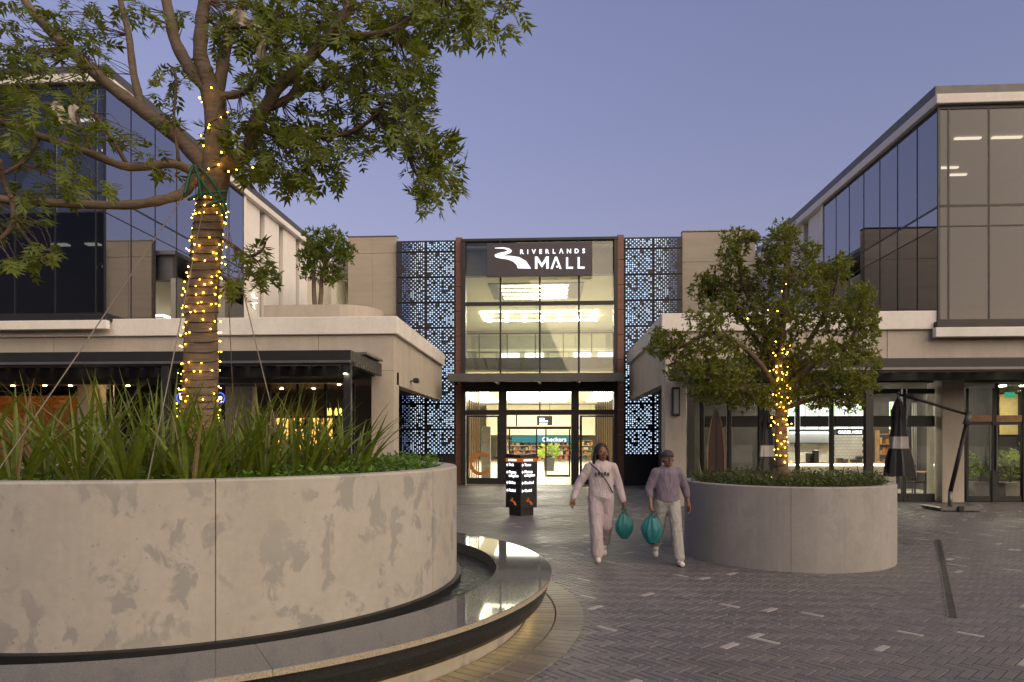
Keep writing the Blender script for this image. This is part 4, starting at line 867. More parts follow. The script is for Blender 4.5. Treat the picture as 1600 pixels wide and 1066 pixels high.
# ================================================================== offices
def office(name, label, px, s_, ysd, zr, xo, nside, YU, refl):     # px: photo column of the near corner, s_: outward direction of the front
    xc = X(px, YU); o = empty(name, (xc + s_ * 3, YU + 3, zw1), label, 'building')
    B = lambda n, m, a, b, y0, y1, z0, z1, bv=0.0, par=None: bx(n, m, par or o, min(a, b), max(a, b), y0, y1, min(z0, z1), max(z0, z1), bv)
    fgl = 'front_glass' if s_ > 0 else 'left_front_glass'
    sgl = 'office_glass' if s_ > 0 else 'coated_glass'
    zp, zf1, zf0, zh, zs0_, zl, zbt = zr                             # parapet top, fascia top/bottom, window head, sill of upper windows, top of lower windows, bottom
    yb = YU + 22
    B('parapet', 'parapet', xc - s_ * .05, xo, YU + .08, YU + .3, zf1 + .002, zp, .01); B('parapet', 'parapet', xc - s_ * .05, xc + s_ * .2, YU + .302, yb, zf1 + .002, zp, .01)
    B('front_fascia', 'white_render', xc - s_ * .12, xo, YU - .12, YU + .3, zf0, zf1, .015); B('side_fascia', 'white_render', xc - s_ * .12, xc + s_ * .3, YU + .302, yb, zf0, zf1, .015)
    B('roof_slab', 'grey_wall', xc + s_ * .31, xo, YU + .31, yb, zf0 + .02, zf1 - .05)
    B('base_slab', 'dark_metal', xc - s_ * .1, xo, YU - .1, YU + .3, zbt - .16, zbt - .002, .01); B('base_band', 'white_render', xc - s_ * .16, xo, YU - .16, YU - .004, zbt - .40, zbt - .162, .01); B('base_slab', 'dark_metal', xc - s_ * .02, xc + s_ * .3, YU + .302, ysd, zbt - .16, zbt - .002, .01)
    # curtain wall, side then front
    L = ysd - YU; p = L / nside
    for k in range(nside + 1):
        y = YU + k * p; B('mullion', 'dark_metal', xc + s_ * .005, xc + s_ * .06, max(YU + .03, y - .022), y + .022, zbt, zf0 - .002)
    for k in range(nside):
        y0, y1 = YU + k * p + .026 + (.04 if k == 0 else 0), YU + (k + 1) * p - .026
        for (a, b, m) in ((zs0_, zh, sgl), (zl, zs0_, 'spandrel' if s_ > 0 else sgl), (zbt, zl, sgl)):
            B('glass_pane', m, xc + s_ * .012, xc + s_ * .03, y0, y1, a + .018, b - .018)
    for (z, t) in ((zs0_, .03), (zl, .012), (zbt + .03, .03), (zh + .05, .05)): B('rail', 'dark_metal', xc + s_ * .008, xc + s_ * .055, YU + .05, ysd, z - t, z + t)
    fx = [xc + s_ * .0, xc + s_ * .24]
    while abs(fx[-1] - xc) < abs(xo - xc) - .5: fx.append(fx[-1] + s_ * (.98 if s_ > 0 else 1.13))
    for i, x in enumerate(fx): B('mullion', 'dark_metal', x - .02, x + .02, YU + .002, YU + .05, zbt, zf0 - .002)
    for i in range(len(fx) - 1):
        a, b = fx[i] + s_ * .024, fx[i + 1] - s_ * .024
        for (z0, z1, m) in ((zs0_, zh, fgl), (zl, zs0_, fgl), (zbt, zl, refl)): B('glass_pane', m, a, b, YU + .01, YU + .028, z0 + .018, z1 - .018)
    for (z, t) in ((zs0_, .03), (zl, .012), (zbt + .03, .03), (zh + .05, .05)): B('rail', 'dark_metal', xc + s_ * .03, xo, YU + .004, YU + .045, z - t, z + t)
    # rooms
    B('floor_slab', 'office_wall', xc + s_ * .1, xo, YU + .1, ysd, zl + .02, zs0_ - .12); B('ceiling', 'office_wall', xc + s_ * .1, xo, YU + .1, ysd, zh + .12, zh + .2); B('floor_slab', 'grey_wall', xc + s_ * .1, xo, YU + .1, ysd, zbt - .1, zbt + .02); 
    B('back_wall', 'grey_wall', xc + s_ * 5.2, xc + s_ * 5.35, YU + 1, ysd, zbt + .02, zh + .1); B('back_wall', 'office_wall', xc + s_ * .1, xo, ysd, ysd + .1, zbt, zh + .1)
    B('partition', 'office_wall', xc + s_ * 1.6, xc + s_ * 4.6, YU + 4.2, YU + 4.3, zs0_ - .1, zh - .9)
    for k, (u, v, lu, lv) in enumerate(((1.5, 1.9, .7, .10), (2.5, 1.9, .8, .10), (.7, 3.4, .6, .10), (1.9, 4.0, .9, .10), (2.9, 4.6, .5, .10), (.8, 6.2, .6, .10))):
        B('ceiling_light', 'light_office', xc + s_ * u, xc + s_ * (u + lu), YU + v, YU + v + lv, zh + .06, zh + .1)
        if k < 5 and s_ < 0: B('ceiling_light', 'light_office', xc + s_ * (u + .4), xc + s_ * (u + .4 + lu * .6), YU + v + .6, YU + v + .6 + lv * 2, zl - .12, zl - .08)
    B('ceiling', 'grey_wall', xc + s_ * .1, xo, YU + .1, ysd, zl - .07, zl + .0)
    # white wall with slots behind the curtain wall
    y = ysd + .05; k = 0
    B('wall_end', 'white_wall', xc - s_ * .02, xc + s_ * .3, y, y + .16, zbt - .3, zf0 - .002, .01); y += .17
    while y < yb - 1.4:
        B('wall_panel', 'white_wall', xc + s_ * .10, xc + s_ * .35, y, y + 1.5, zbt - .3, zf0 - .003, .012)
        B('slot_window', 'smoked_glass', xc + s_ * .3, xc + s_ * .33, y + 1.5, y + 2.0, zbt - .3, zf0 - .004); B('slot_back', 'black', xc + s_ * .5, xc + s_ * .55, y + 1.4, y + 2.1, zbt - .3, zf0 - .004); y += 2.0
    return o, xc
def zz(px, Y, *ys): return [zat(y, px, Y) for y in ys]
YUR = 17.75; YUL = 17.6
orr, xcr = office('office_building', 'glass office block above the shops on the right with pale roof band', 1467, 1, 25.0, zz(1467, YUR, 131.5, 150, 165, 171, 322, 354, 503), X(1700, YUR) + 3, 7, YUR, 'front_glass')
oll, xcl = office('office_building', 'glass office block above the restaurant behind the big tree', 163, -1, 25.9, zz(163, YUL, 99, 117, 130.5, 137, 301, 331, 492), X(-90, YUL) - 3, 7, YUL, 'smoked_glass')
# wall light on white wall
p = atx(400, 470, xcl + .0); wlp = empty('wall_light', p, 'lit up and down light on the white wall left of the roof tree', 'lamp')
bx('body', 'white_render', wlp, p.x - .1, p.x + .06, p.y - .06, p.y + .06, p.z - .09, p.z + .09, .01); bx('up_lens', 'light_spot', wlp, p.x - .03, p.x + .05, p.y - .05, p.y + .05, p.z + .091, p.z + .098); bx('down_lens', 'light_spot', wlp, p.x - .03, p.x + .05, p.y - .05, p.y + .05, p.z - .098, p.z - .091)
# ---- round roof planter
yr = 20.5; rpl = empty('roof_planter', (X(500, yr), yr, zw1 - .2), 'long concrete planter with rounded end on the left wing roof', 'planter')
x0, x1 = X(412, yr), X(583, yr); zt_ = zat(475.5, 540, yr); mb = MB(); n = 16; ol = []; r_ = 1.15
ol = [(x0, yr), (x1 - r_, yr)] + [(x1 - r_ + r_ * math.sin(a), yr + r_ - r_ * math.cos(a)) for a in np.linspace(.1, math.pi - .1, n)] + [(x1 - r_, yr + 2 * r_), (x0, yr + 2 * r_)]
m = len(ol); mb.add([(a, b, zw1 - .21) for a, b in ol] + [(a, b, zt_) for a, b in ol], [tuple(reversed(range(m))), tuple(range(m, 2 * m))] + [(i, (i + 1) % m, (i + 1) % m + m, i + m) for i in range(m)]); mb.build('wall', 'concrete_wing', rpl)
# ================================================================== trees
def leaflets(mb, p, d, s_, L, w_, curl=.1):
    u = d.cross(s_)
    mb.add([p, p + d * L * .38 + s_ * w_ + u * L * curl * .5, p + d * L + u * (-L * curl), p + d * L * .38 - s_ * w_ + u * L * curl * .5, p + d * L * .45 - u * L * .03], [(0, 1, 4), (1, 2, 4), (2, 3, 4), (3, 0, 4)])
def pinnate(mb, r, p, d, L, n, ll):
    side = d.cross(Vector((r.gauss(0, .3), r.gauss(0, .3), 1))).normalized(); up = side.cross(d)
    q = p.copy(); dd = d.copy(); st = L / n
    for k in range(n):
        q2 = q + dd * st; dd = (dd + Vector((0, 0, -.09))).normalized()
        if k > 0:
            for s_ in (-1, 1):
                ld = (dd * .75 + side * s_ * .8 + up * r.uniform(-.15, .25) + Vector((r.gauss(0, .12), r.gauss(0, .12), r.gauss(0, .12)))).normalized()
                leaflets(mb, q2, ld, ld.cross(up).normalized(), ll * r.uniform(.75, 1.15), ll * .178)
        q = q2
    leaflets(mb, q, dd, side, ll * 1.1, ll * .17)
def whorl(mb, r, p, d, n, ll, asp=.2):
    for k in range(n):
        o = Vector((r.gauss(0, 1), r.gauss(0, 1), r.gauss(0, 1))).normalized(); ld = (d * r.uniform(.2, 1.0) + o * .9).normalized()
        leaflets(mb, p + d * r.uniform(-.05, .03), ld, ld.cross(Vector((r.gauss(0, 1), r.gauss(0, 1), r.gauss(0, 1)))).normalized(), ll * r.uniform(.7, 1.2), ll * asp)

# ---- big tree in the fountain planter
DY = PL.y                                                       # trunk plane
tl = empty('wrapped_tree', (PL.x, PL.y, 1.38), 'big leafy tree with string lit trunk growing from the fountain planter', 'tree')
def tp_(px, py, dd=0.0): return at(px, py, DY + dd)
PXM = 7.03 / F                                                  # metres per photo pixel at the trunk
trunk_px = [(313, 742, 32), (313, 690, 29.5), (313, 640, 27.2), (313, 580, 25.5), (315, 500, 23.5), (319, 430, 22.6), (325, 365, 22), (332, 305, 20.5), (338, 262, 21), (340, 215, 18), (336, 170, 17), (332, 140, 18)]
path = smoothpath([tp_(a, b) for a, b, _ in trunk_px], 4); rad = np.interp(np.linspace(0, len(trunk_px) - 1, len(path)), range(len(trunk_px)), [c * PXM for *_, c in trunk_px]).tolist()
mb = MB(); mb.tube(path, rad, 24, True, .05); mb.build('trunk', 'bark', tl, True); TR_PATH, TR_RAD = path, rad
branches = [  # points (px, py, depth offset) and end radii in photo px
    ([(312, 268, 0), (296, 266, -.1), (270, 256, -.2), (201, 261, -.35), (147, 242, -.5), (84, 220, -.6), (0, 190, -.7), (-70, 170, -.7)], 8, 4),
    ([(318, 275, 0), (302, 284, -.12), (283, 304, -.25), (245, 314, -.4), (190, 321, -.5), (82, 317, -.7), (0, 311, -.8), (-60, 290, -.8)], 9, 5),
    ([(330, 268, 0), (316, 255, .0), (275, 212, .1), (218, 169, .2), (174, 136, .3), (122, 90, .4), (73, 43, .5), (38, 0, .6), (10, -60, .7)], 14, 6),
    ([(222, 170, .2), (209, 117, .3), (201, 54, .45), (188, 0, .6), (180, -60, .7)], 7, 4),
    ([(330, 150, 0), (318, 132, 0), (296, 106, .1), (275, 68, .2), (264, 22, .3), (256, -20, .4), (240, -90, .5)], 12, 7),
    ([(332, 150, 0), (322, 115, -.05), (313, 82, -.1), (315, 41, -.15), (320, 0, -.2), (330, -80, -.3)], 13, 8),
    ([(336, 155, 0), (344, 125, .1), (351, 90, .2), (356, 54, .3), (375, 14, .4), (395, -50, .6)], 11, 6),
    ([(338, 150, 0), (352, 150, -.05), (381, 144, -.15), (402, 120, -.2), (408, 96, -.25), (420, 50, -.3)], 7, 4),
    ([(340, 262, 0), (372, 250, -.1), (392, 222, -.15), (402, 188, -.2), (420, 160, -.2), (441, 130, -.2), (490, 84, -.2), (525, 46, -.2), (545, 10, -.2), (560, -40, -.1)], 13, 6),
    ([(520, 52, -.2), (540, 55, -.25), (563, 57, -.3), (600, 52, -.4), (631, 38, -.5), (672, 8, -.6), (720, -25, -.7)], 7, 4),
    ([(414, 168, -.2), (440, 160, -.1), (458, 146, 0), (466, 122, .1), (470, 104, .2), (500, 60, .4)], 7, 4),
    ([(466, 132, .05), (480, 140, .1), (505, 139, .2), (520, 128, .3), (560, 110, .4)], 4, 2.5),
    ([(405, 200, -.2), (440, 214, -.3), (490, 215, -.4), (544, 208, -.5), (588, 180, -.6), (600, 158, -.65)], 5, 2.5),
    ([(500, 90, .0), (544, 130, -.2), (588, 185, -.5), (631, 228, -.6), (645, 262, -.65), (668, 300, -.7)], 4, 2),
    ([(545, 120, .1), (590, 118, .15), (615, 108, .2)], 3.5, 2),
    ([(345, 372, 0), (368, 386, -.1), (389, 400, -.15), (408, 393, -.2), (415, 378, -.22)], 3, 1.6), ([(360, 382, -.05), (385, 412, -.12), (398, 435, -.15)], 2.2, 1.2),
    ([(147, 242, -.5), (118, 175, -.3), (128, 140, -.2)], 3.5, 2), ([(201, 261, -.35), (160, 195, -.5), (128, 165, -.6)], 3.5, 2), ([(60, 214, -.6), (40, 250, -.7), (0, 275, -.8)], 4, 2.5),
    ([(280, 252, -.2), (272, 190, -.1), (275, 120, 0), (262, 100, .1)], 2.5, 1.5), ([(20, 312, -.8), (8, 290, -.8), (0, 250, -.9)], 4, 3), ([(20, 318, -.8), (20, 350, -.9), (0, 375, -1)], 4, 2.5), ([(18, 340, -.85), (55, 390, -.9), (75, 410, -.95)], 2.5, 1.5), ([(110, 318, -.65), (112, 285, -.7), (118, 270, -.7)], 2.5, 1.5)]
bpts = []
for k, (pts, r0, r1) in enumerate(branches):
    P = smoothpath([tp_(a, b, c) for a, b, c in pts], 5); n = len(P)
    rr = [((r0 + (r1 - r0) * (i / (n - 1)) ** .8) * PXM) * (1 + .05 * math.sin(i * 1.7 + k)) for i in range(n)]
    MB().tube(P, rr, 12 if r0 > 6 else 8, True, .08).build('branch', 'bark' if r0 > 6 else 'bark_thin', tl, True); bpts += P
blobs = [(765, 22, 52, 34), (700, 20, 60, 40), (640, 20, 60, 40), (600, 70, 55, 40), (645, 95, 30, 30), (560, 100, 50, 40), (540, 25, 70, 40), (470, 20, 60, 40), (640, 130, 40, 30), (610, 155, 50, 32), (655, 185, 28, 26), (680, 225, 28, 22), (690, 275, 36, 38), (660, 255, 32, 28), (665, 305, 24, 14),
         (620, 205, 45, 28), (560, 180, 55, 28), (530, 225, 60, 32), (500, 265, 40, 22), (450, 245, 55, 35), (470, 285, 24, 14), (410, 250, 36, 28), (425, 205, 40, 30), (470, 195, 45, 28), (440, 95, 40, 34), (500, 125, 45, 34), (420, 55, 50, 40), (385, 30, 50, 40), (385, 175, 30, 22), (400, 120, 26, 26), (350, 200, 25, 22), (365, 235, 26, 22), (395, 275, 20, 14), (345, 60, 26, 36),
         (40, 50, 62, 50), (120, 25, 50, 32), (20, 110, 50, 40), (90, 110, 50, 32), (140, 70, 38, 26), (60, 160, 45, 30), (15, 200, 34, 30), (130, 150, 30, 26), (145, 205, 40, 26), (70, 235, 40, 22), (230, 20, 34, 16), (160, 95, 26, 18), (290, 120, 26, 24), (250, 130, 20, 26), (270, 175, 20, 30), (235, 235, 20, 14), (262, 270, 18, 10), (290, 30, 16, 14), (200, 215, 20, 12),
         (90, 285, 48, 20), (30, 300, 30, 16), (60, 335, 34, 16), (15, 350, 26, 18), (60, 380, 26, 12), (28, 408, 28, 14), (75, 400, 16, 8), (165, 290, 24, 9), (405, 405, 26, 24), (420, 430, 20, 12), (380, 440, 22, 26), (370, 405, 14, 14), (200, 10, 30, 10)]
# the crown goes on above the picture
blobs += [(x, y, 80, 60) for x, y in ((80, -60), (220, -70), (360, -80), (500, -70), (640, -60), (150, -190), (300, -220), (450, -200), (580, -160), (350, -330))]
r = random.Random(21); crown = MB(); twigs = MB(); barr = np.array([tuple(p) for p in bpts])
for bi_, (cx, cy, rx, ry) in enumerate(blobs):
    out = cy < -40; area = rx * ry; n = int(area / (36 if not out else 160)) + 4
    if cx < 330 and not out: n = int(n * .72)
    base = tp_(max(-400, cx), cy); dists = np.linalg.norm((barr - np.array(base)) * np.array([1, .35, 1]), axis=1); j = int(dists.argmin()); bp = Vector(barr[j]); dep = (bp.y - DY) + r.uniform(-.45, .45)
    for k in range(n):
        a = r.uniform(0, 6.283); q = math.sqrt(r.random()); p = tp_(cx + math.cos(a) * q * rx, cy + math.sin(a) * q * ry, dep + r.gauss(0, .45))
        c = tp_(cx, cy, dep); o = (p - c); o = o.normalized() if o.length > .01 else Vector((1, 0, 0))
        d = (o * .8 + Vector((r.gauss(0, .5), r.gauss(0, .5), r.gauss(-.35, .4)))).normalized()
        pinnate(crown, r, p - d * .09, d, .20 * r.uniform(.6, 1.2), r.choice((4, 5, 5, 6)), .095 * r.uniform(.75, 1.2))
        if k % 3 == 0:
            m = (bp + p) / 2 + Vector((r.gauss(0, .05), r.gauss(0, .05), r.gauss(.0, .05))); twigs.tube(smoothpath([bp, m, p], 3), [.006 - .0006 * i for i in range(7)], 4, False)
crown.build('crown', 'leaf_ash', tl, fix=False); twigs.build('twigs', 'bark_thin', tl, True)
# string lights on the trunk
sl = empty('string_lights', (PL.x, PL.y, 1.4), 'warm string lights wound round the big tree trunk', 'string lights')
def on_trunk(t, ang, off):                                       # t along the trunk path
    i = t * (len(TR_PATH) - 1); k = min(int(i), len(TR_PATH) - 2); f = i - k
    p = TR_PATH[k].lerp(TR_PATH[k + 1], f); rr = TR_RAD[k] * (1 - f) + TR_RAD[k + 1] * f + off
    return p + Vector((math.cos(ang) * rr, math.sin(ang) * rr, 0))
r = random.Random(5); W = []; turns = 30
for k in range(turns * 18):
    t = .10 + .52 * k / (turns * 18); W.append(on_trunk(t, 2 * math.pi * k / 18, .006) + Vector((0, 0, .012 * math.sin(k * .7))))
MB().tube(W, .0045, 5).build('wire', 'wire', sl)
W2 = [on_trunk(.62 + .33 * k / 60, 2 * math.pi * k / 26 + 1, .008) for k in range(61)]; MB().tube(W2, .004, 5).build('wire', 'wire', sl)
bm_ = MB().ball(org(sl), .0058, 8, 6); b0 = bm_.build('bulb', 'bulb', sl, True, fix=False); b0.location = W[4] - org(sl)
def bulb_at(p, s_=1.0): inst(b0, 'bulb', p, sl, sc=(s_, s_, s_))
acc = 0
for k in range(0, len(W), 1):
    if r.random() < .40:
        ang = 2 * math.pi * k / 18; o = r.uniform(.008, .045)
        bulb_at(on_trunk(.10 + .52 * k / (turns * 18), ang + r.uniform(-.1, .1), o) + Vector((0, 0, r.gauss(0, .012))), r.uniform(.75, 1.25))
for k in range(0, 61, 3): bulb_at(W2[k] + Vector((r.gauss(0, .02), r.gauss(-.02, .02), r.gauss(0, .03))), r.uniform(.7, 1.3))
for (a, b) in ((346, 238), (370, 265), (357, 268), (330, 137), (318, 228), (395, 262), (312, 153)): bulb_at(tp_(a, b, -.2), 1.4)
# green hose ties and guy ropes
gt = empty('green_tie_straps', tp_(330, 300), 'green hose straps tying guy ropes round the tree trunk', 'tie')
for pts in ([(288, 305, -.3), (298, 268, -.24), (306, 262, -.22), (315, 310, -.2)], [(303, 262, -.22), (320, 290, -.2), (345, 325, -.16), (352, 345, -.12)], [(311, 262, -.2), (330, 280, -.19), (348, 312, -.15), (354, 332, -.12)], [(294, 313, -.2), (312, 304, -.19), (335, 301, -.18), (355, 299, -.12)], [(323, 322, -.19), (338, 316, -.18), (353, 310, -.12)]):
    MB().tube(smoothpath([tp_(*p) for p in pts], 5), .016, 8).build('strap', 'green_hose', gt, True)
def rope(a, b, label):
    P = [a.lerp(b, k / 8) - Vector((0, 0, .02 * math.sin(math.pi * k / 8))) for k in range(9)]
    o = MB().tube(P, .005, 6).build('guy_rope', 'rope', None, True); prop(o, label, 'rope', 'ropes holding the big tree')
def rim(px, rr=2.35):                                            # point on the planter soil seen at that photo column
    d = ray(px, 686); A = d.x ** 2 + d.y ** 2; B = -2 * (d.x * PL.x + d.y * PL.y); C_ = PL.x ** 2 + PL.y ** 2 - rr ** 2; t = (-B - math.sqrt(B * B - 4 * A * C_)) / (2 * A); return Vector((d.x * t, d.y * t, 1.42))
rope(tp_(286, 306, -.28), rim(-20), 'guy rope running down left from the green straps'); rope(tp_(318, 322, -.22), rim(229), 'steep guy rope ending at the planter rim left of the trunk'); rope(tp_(354, 345, -.12), at(440, 700, PL.y - 1.2), 'guy rope slanting down right of the trunk'); rope(tp_(352, 330, .15), at(368, 720, PL.y + 1.7), 'thin guy rope hanging behind the trunk')
# pale rags caught in the branches
def rag_(pts, wdt, label, dep):
    mb = MB(); P = smoothpath([tp_(a, b, dep) for a, b in pts], 6); n = len(P); vs = []; rr = random.Random(int(pts[0][0]))
    for i, p in enumerate(P):
        w_ = wdt * PXM * (.5 + .5 * math.sin(math.pi * (i + .6) / (n + .2))) * rr.uniform(.8, 1.2)
        for s_ in (-1, -.3, .3, 1): vs.append(p + Vector((s_ * w_, .03 * math.sin(i * .9 + s_ * 4), .008 * math.sin(s_ * 5 + i))))
    m = len(vs); vs += [v + Vector((0, .004, 0)) for v in vs]
    f = [(i * 4 + k, i * 4 + k + 1, i * 4 + k + 5, i * 4 + k + 4) for i in range(n - 1) for k in range(3)]
    f += [tuple(reversed([q + m for q in g])) for g in f]; mb.add(vs, f); o = mb.build('cloth_rag', 'rag', None, True, fix=False); prop(o, label, 'cloth')
rag_([(368, 14), (378, 30), (392, 42), (362, 44)], 13, 'knotted pale rag high in the tree above the fork', -.35); rag_([(403, 48), (406, 72), (413, 96)], 8, 'long pale strip of cloth hanging in the right branches', -.4); rag_([(88, 158), (93, 178), (110, 195), (116, 165)], 8, 'pale rag caught among the left branches', -.7)

M['dead_leaf'] = leaf_mat('dead_leaf', (0.16, 0.11, 0.05), (0.24, 0.17, 0.08), (0.32, 0.25, 0.13), 0.2)
# ---- planting in the fountain planter
def strap_clump(name, c, n, L, label, grp, seed, lean=.72, wd=.020, mat='leaf_strap'):
    r = random.Random(seed); mb = MB()
    for k in range(n):
        a = r.uniform(0, 6.283); l_ = L * r.uniform(.6, 1.15); q = r.random() ** .7 * lean; p = Vector((c[0] + math.cos(a) * .09 * r.random(), c[1] + math.sin(a) * .09 * r.random(), c[2] - .03)); d = Vector((math.cos(a) * q, math.sin(a) * q, 1)).normalized(); s_ = Vector((-math.sin(a), math.cos(a), 0)); s_ = (s_ + Vector((r.gauss(0, .4), r.gauss(0, .4), 0))).normalized(); w_ = wd * r.uniform(.7, 1.2); seg = 6; vs = []; drp = r.uniform(.02, .26) * (.4 + q)
        for i in range(seg + 1):
            t = i / seg; ww = w_ * (1 - t ** 2.2) * (.75 + .6 * t * (1 - t) * 2) + .0008; f_ = d.cross(s_)
            vs += [p + s_ * ww, p + f_ * ww * .35, p - s_ * ww]; p = p + d * (l_ / seg); d = (d + Vector((math.cos(a) * drp * .6, math.sin(a) * drp * .6, -drp * t * 1.3))).normalized()
        mb.cur = 1 if r.random() < .07 else 0; mb.add(vs, [(i * 3 + k2, i * 3 + k2 + 1, i * 3 + k2 + 4, i * 3 + k2 + 3) for i in range(seg) for k2 in (0, 1)])
    o = mb.build(name, [mat, 'dead_leaf'], None, False, base=c, fix=False); prop(o, label, 'plant', grp); return o
def inpl(px, rr_, dirn=None):                                     # planter position: photo column and depth (camera z)
    u = (px - 800) / F; return cw(u * rr_, rr_, 1.39)
spots = [(-40, 5.2, 40, .75), (22, 5.05, 46, .72), (75, 5.6, 40, .7), (128, 5.25, 50, .82), (178, 5.9, 50, .85), (205, 5.0, 34, .62), (232, 6.3, 50, .85), (262, 5.25, 48, .80), (300, 5.0, 44, .60), (330, 5.3, 50, .72), (372, 5.6, 52, .78), (352, 6.6, 50, .8), (412, 5.75, 50, .74), (440, 6.5, 46, .8), (466, 5.85, 46, .72), (505, 6.1, 44, .74), (535, 6.5, 44, .72), (556, 6.3, 40, .66), (150, 7.2, 50, .95), (60, 7.0, 50, .9), (395, 7.6, 46, .9), (480, 7.8, 46, .85)]
order = ['first', 'second', 'third', 'fourth', 'fifth', 'sixth', 'seventh', 'eighth', 'ninth', 'tenth', 'eleventh', 'twelfth', 'thirteenth', 'fourteenth', 'fifteenth', 'sixteenth', 'seventeenth', 'eighteenth', 'nineteenth', 'twentieth', 'twenty-first', 'twenty-second']
for i, (px, zc, n, L) in enumerate(sorted(spots)):
    strap_clump('strap_leaf_clump', inpl(px, zc), int(n * .5), L * 1.15, 'strap leaved clump in the fountain planter, %s from the left' % order[i], 'strap leaved clumps in the fountain planter', 30 + i)
def cover(name, label, pts, size, mat, seed, parts=5):
    r = random.Random(seed); mb = MB()
    for (x, y, z, h) in pts:
        for k in range(parts):
            p = Vector((x + r.gauss(0, .035), y + r.gauss(0, .035), z + h * r.uniform(.3, 1))); a = r.uniform(0, 6.283); d = Vector((math.cos(a), math.sin(a), r.uniform(-.2, .8))).normalized(); leaflets(mb, p, d, d.cross(Vector((r.gauss(0, .4), r.gauss(0, .4), 1))).normalized(), size * r.uniform(.6, 1.3), size * .32)
    o = mb.build(name, mat, None, False, fix=False); prop(o, label, 'ground cover', kind='stuff'); return o
r = random.Random(77); pts = []
for k in range(2600):
    a = r.uniform(0, 6.283); q = 2.40 * math.sqrt(r.random()); x, y = PL.x + q * math.cos(a), PL.y + q * math.sin(a); px, py, zc = proj((x, y, 1.45))
    if px < 330 and r.random() < .75: continue
    h = .10 if px < 420 else .17 if px > 560 else .13
    pts.append((x, y, 1.38, h * r.uniform(.5, 1.3)))
cover('ground_cover', 'bright green low ground cover in the fountain planter', pts, .055, 'leaf_cover', 6)

# ---- smaller tree in the round planter
TY = PR.y
def t2(px, py, dd=0.0): return at(px, py, TY + dd)
P2 = 10.6 / F
tr = empty('small_tree', (PR.x, PR.y, 1.05), 'dense round crowned tree with string lights in the round planter', 'tree')
tk = [(1222, 760, 10.5), (1221, 720, 9.5), (1220, 680, 9), (1221, 640, 8.5), (1218, 600, 8), (1216, 560, 7)]
T2P = smoothpath([t2(a, b) for a, b, _ in tk], 4); T2R = np.interp(np.linspace(0, 5, len(T2P)), range(6), [c * P2 for *_, c in tk]).tolist(); MB().tube(T2P, T2R, 12).build('trunk', 'bark', tr, True)
br2 = [([(1219, 620, 0), (1180, 560, -.3), (1120, 520, -.4), (1060, 545, -.4)], 5, 2), ([(1217, 600, 0), (1190, 510, .2), (1160, 440, .2), (1150, 380, .2)], 5, 2), ([(1216, 580, 0), (1225, 490, -.1), (1228, 400, -.1), (1225, 360, 0)], 5, 2), ([(1218, 610, 0), (1260, 540, .2), (1300, 470, .2), (1310, 425, .2)], 5, 2), ([(1219, 620, 0), (1270, 570, -.3), (1330, 530, -.4), (1350, 470, -.4)], 5, 2), ([(1219, 640, 0), (1280, 620, -.2), (1340, 600, -.3)], 4, 2), ([(1219, 640, 0), (1160, 610, -.3), (1100, 590, -.5), (1050, 560, -.6)], 4, 2), ([(1217, 590, 0), (1160, 500, .5), (1110, 460, .6)], 4, 2)]
bp2 = []
for pts, r0, r1 in br2:
    P = smoothpath([t2(*p) for p in pts], 5); MB().tube(P, [(r0 + (r1 - r0) * i / (len(P) - 1)) * P2 for i in range(len(P))], 7).build('branch', 'bark_thin', tr, True); bp2 += P
ba2 = np.array([tuple(p) for p in bp2])
bl2 = [(1155, 378, 34, 26), (1140, 405, 26, 22), (1180, 372, 16, 10), (1222, 372, 32, 30), (1235, 355, 14, 14), (1215, 410, 42, 30), (1262, 395, 24, 26), (1292, 440, 34, 40), (1312, 418, 24, 26), (1255, 440, 45, 36), (1190, 440, 45, 36), (1130, 440, 50, 34), (1098, 455, 26, 26), (1150, 480, 60, 36), (1220, 490, 60, 40), (1290, 490, 50, 40), (1340, 480, 34, 36), (1355, 455, 18, 16), (1345, 520, 34, 28), (1365, 500, 14, 22), (1100, 500, 40, 22), (1120, 540, 50, 30), (1060, 540, 42, 26), (1028, 545, 22, 22), (1030, 520, 14, 12), (1085, 575, 50, 32), (1140, 590, 50, 36), (1110, 610, 40, 24), (1190, 560, 50, 40), (1250, 560, 50, 40), (1310, 560, 50, 36), (1355, 560, 26, 26), (1290, 605, 50, 30), (1345, 600, 34, 30), (1240, 605, 45, 36), (1190, 620, 30, 26), (1150, 625, 24, 20), (1330, 630, 26, 16), (1280, 632, 24, 12), (1205, 520, 50, 30)]
r = random.Random(9); cr2 = MB(); tw2 = MB()
for (cx, cy, rx, ry) in bl2:
    base = t2(cx, cy); j = int(np.linalg.norm((ba2 - np.array(base)) * np.array([1, .4, 1]), axis=1).argmin()); bp = Vector(ba2[j]); dep = bp.y - TY + r.uniform(-.2, .2); rz = max(.3, rx * P2 * 1.4)
    rx *= .93; ry *= .93
    for k in range(int(rx * ry / 9) + 10):
        v = Vector((r.gauss(0, 1), r.gauss(0, 1), r.gauss(0, 1))).normalized() * (r.random() ** .4); p = t2(cx + v.x * rx, cy - v.z * ry, dep + v.y * rz)
        d = (v + Vector((r.gauss(0, .4), r.gauss(0, .4), r.gauss(.3, .4)))).normalized(); whorl(cr2, r, p, d, 7, .068 * r.uniform(.7, 1.25), .22)
        if k % 4 == 0: tw2.tube([bp, (bp + p) / 2 + Vector((r.gauss(0, .04), r.gauss(0, .04), r.gauss(0, .04))), p], [.006, .004, .002], 4, False)
cr2.build('crown', 'leaf_fig', tr, fix=False); tw2.build('twigs', 'bark_thin', tr, True)
sl2 = empty('string_lights', (PR.x, PR.y, 1.06), 'warm string lights wound round the small tree trunk and crown', 'string lights')
W = []
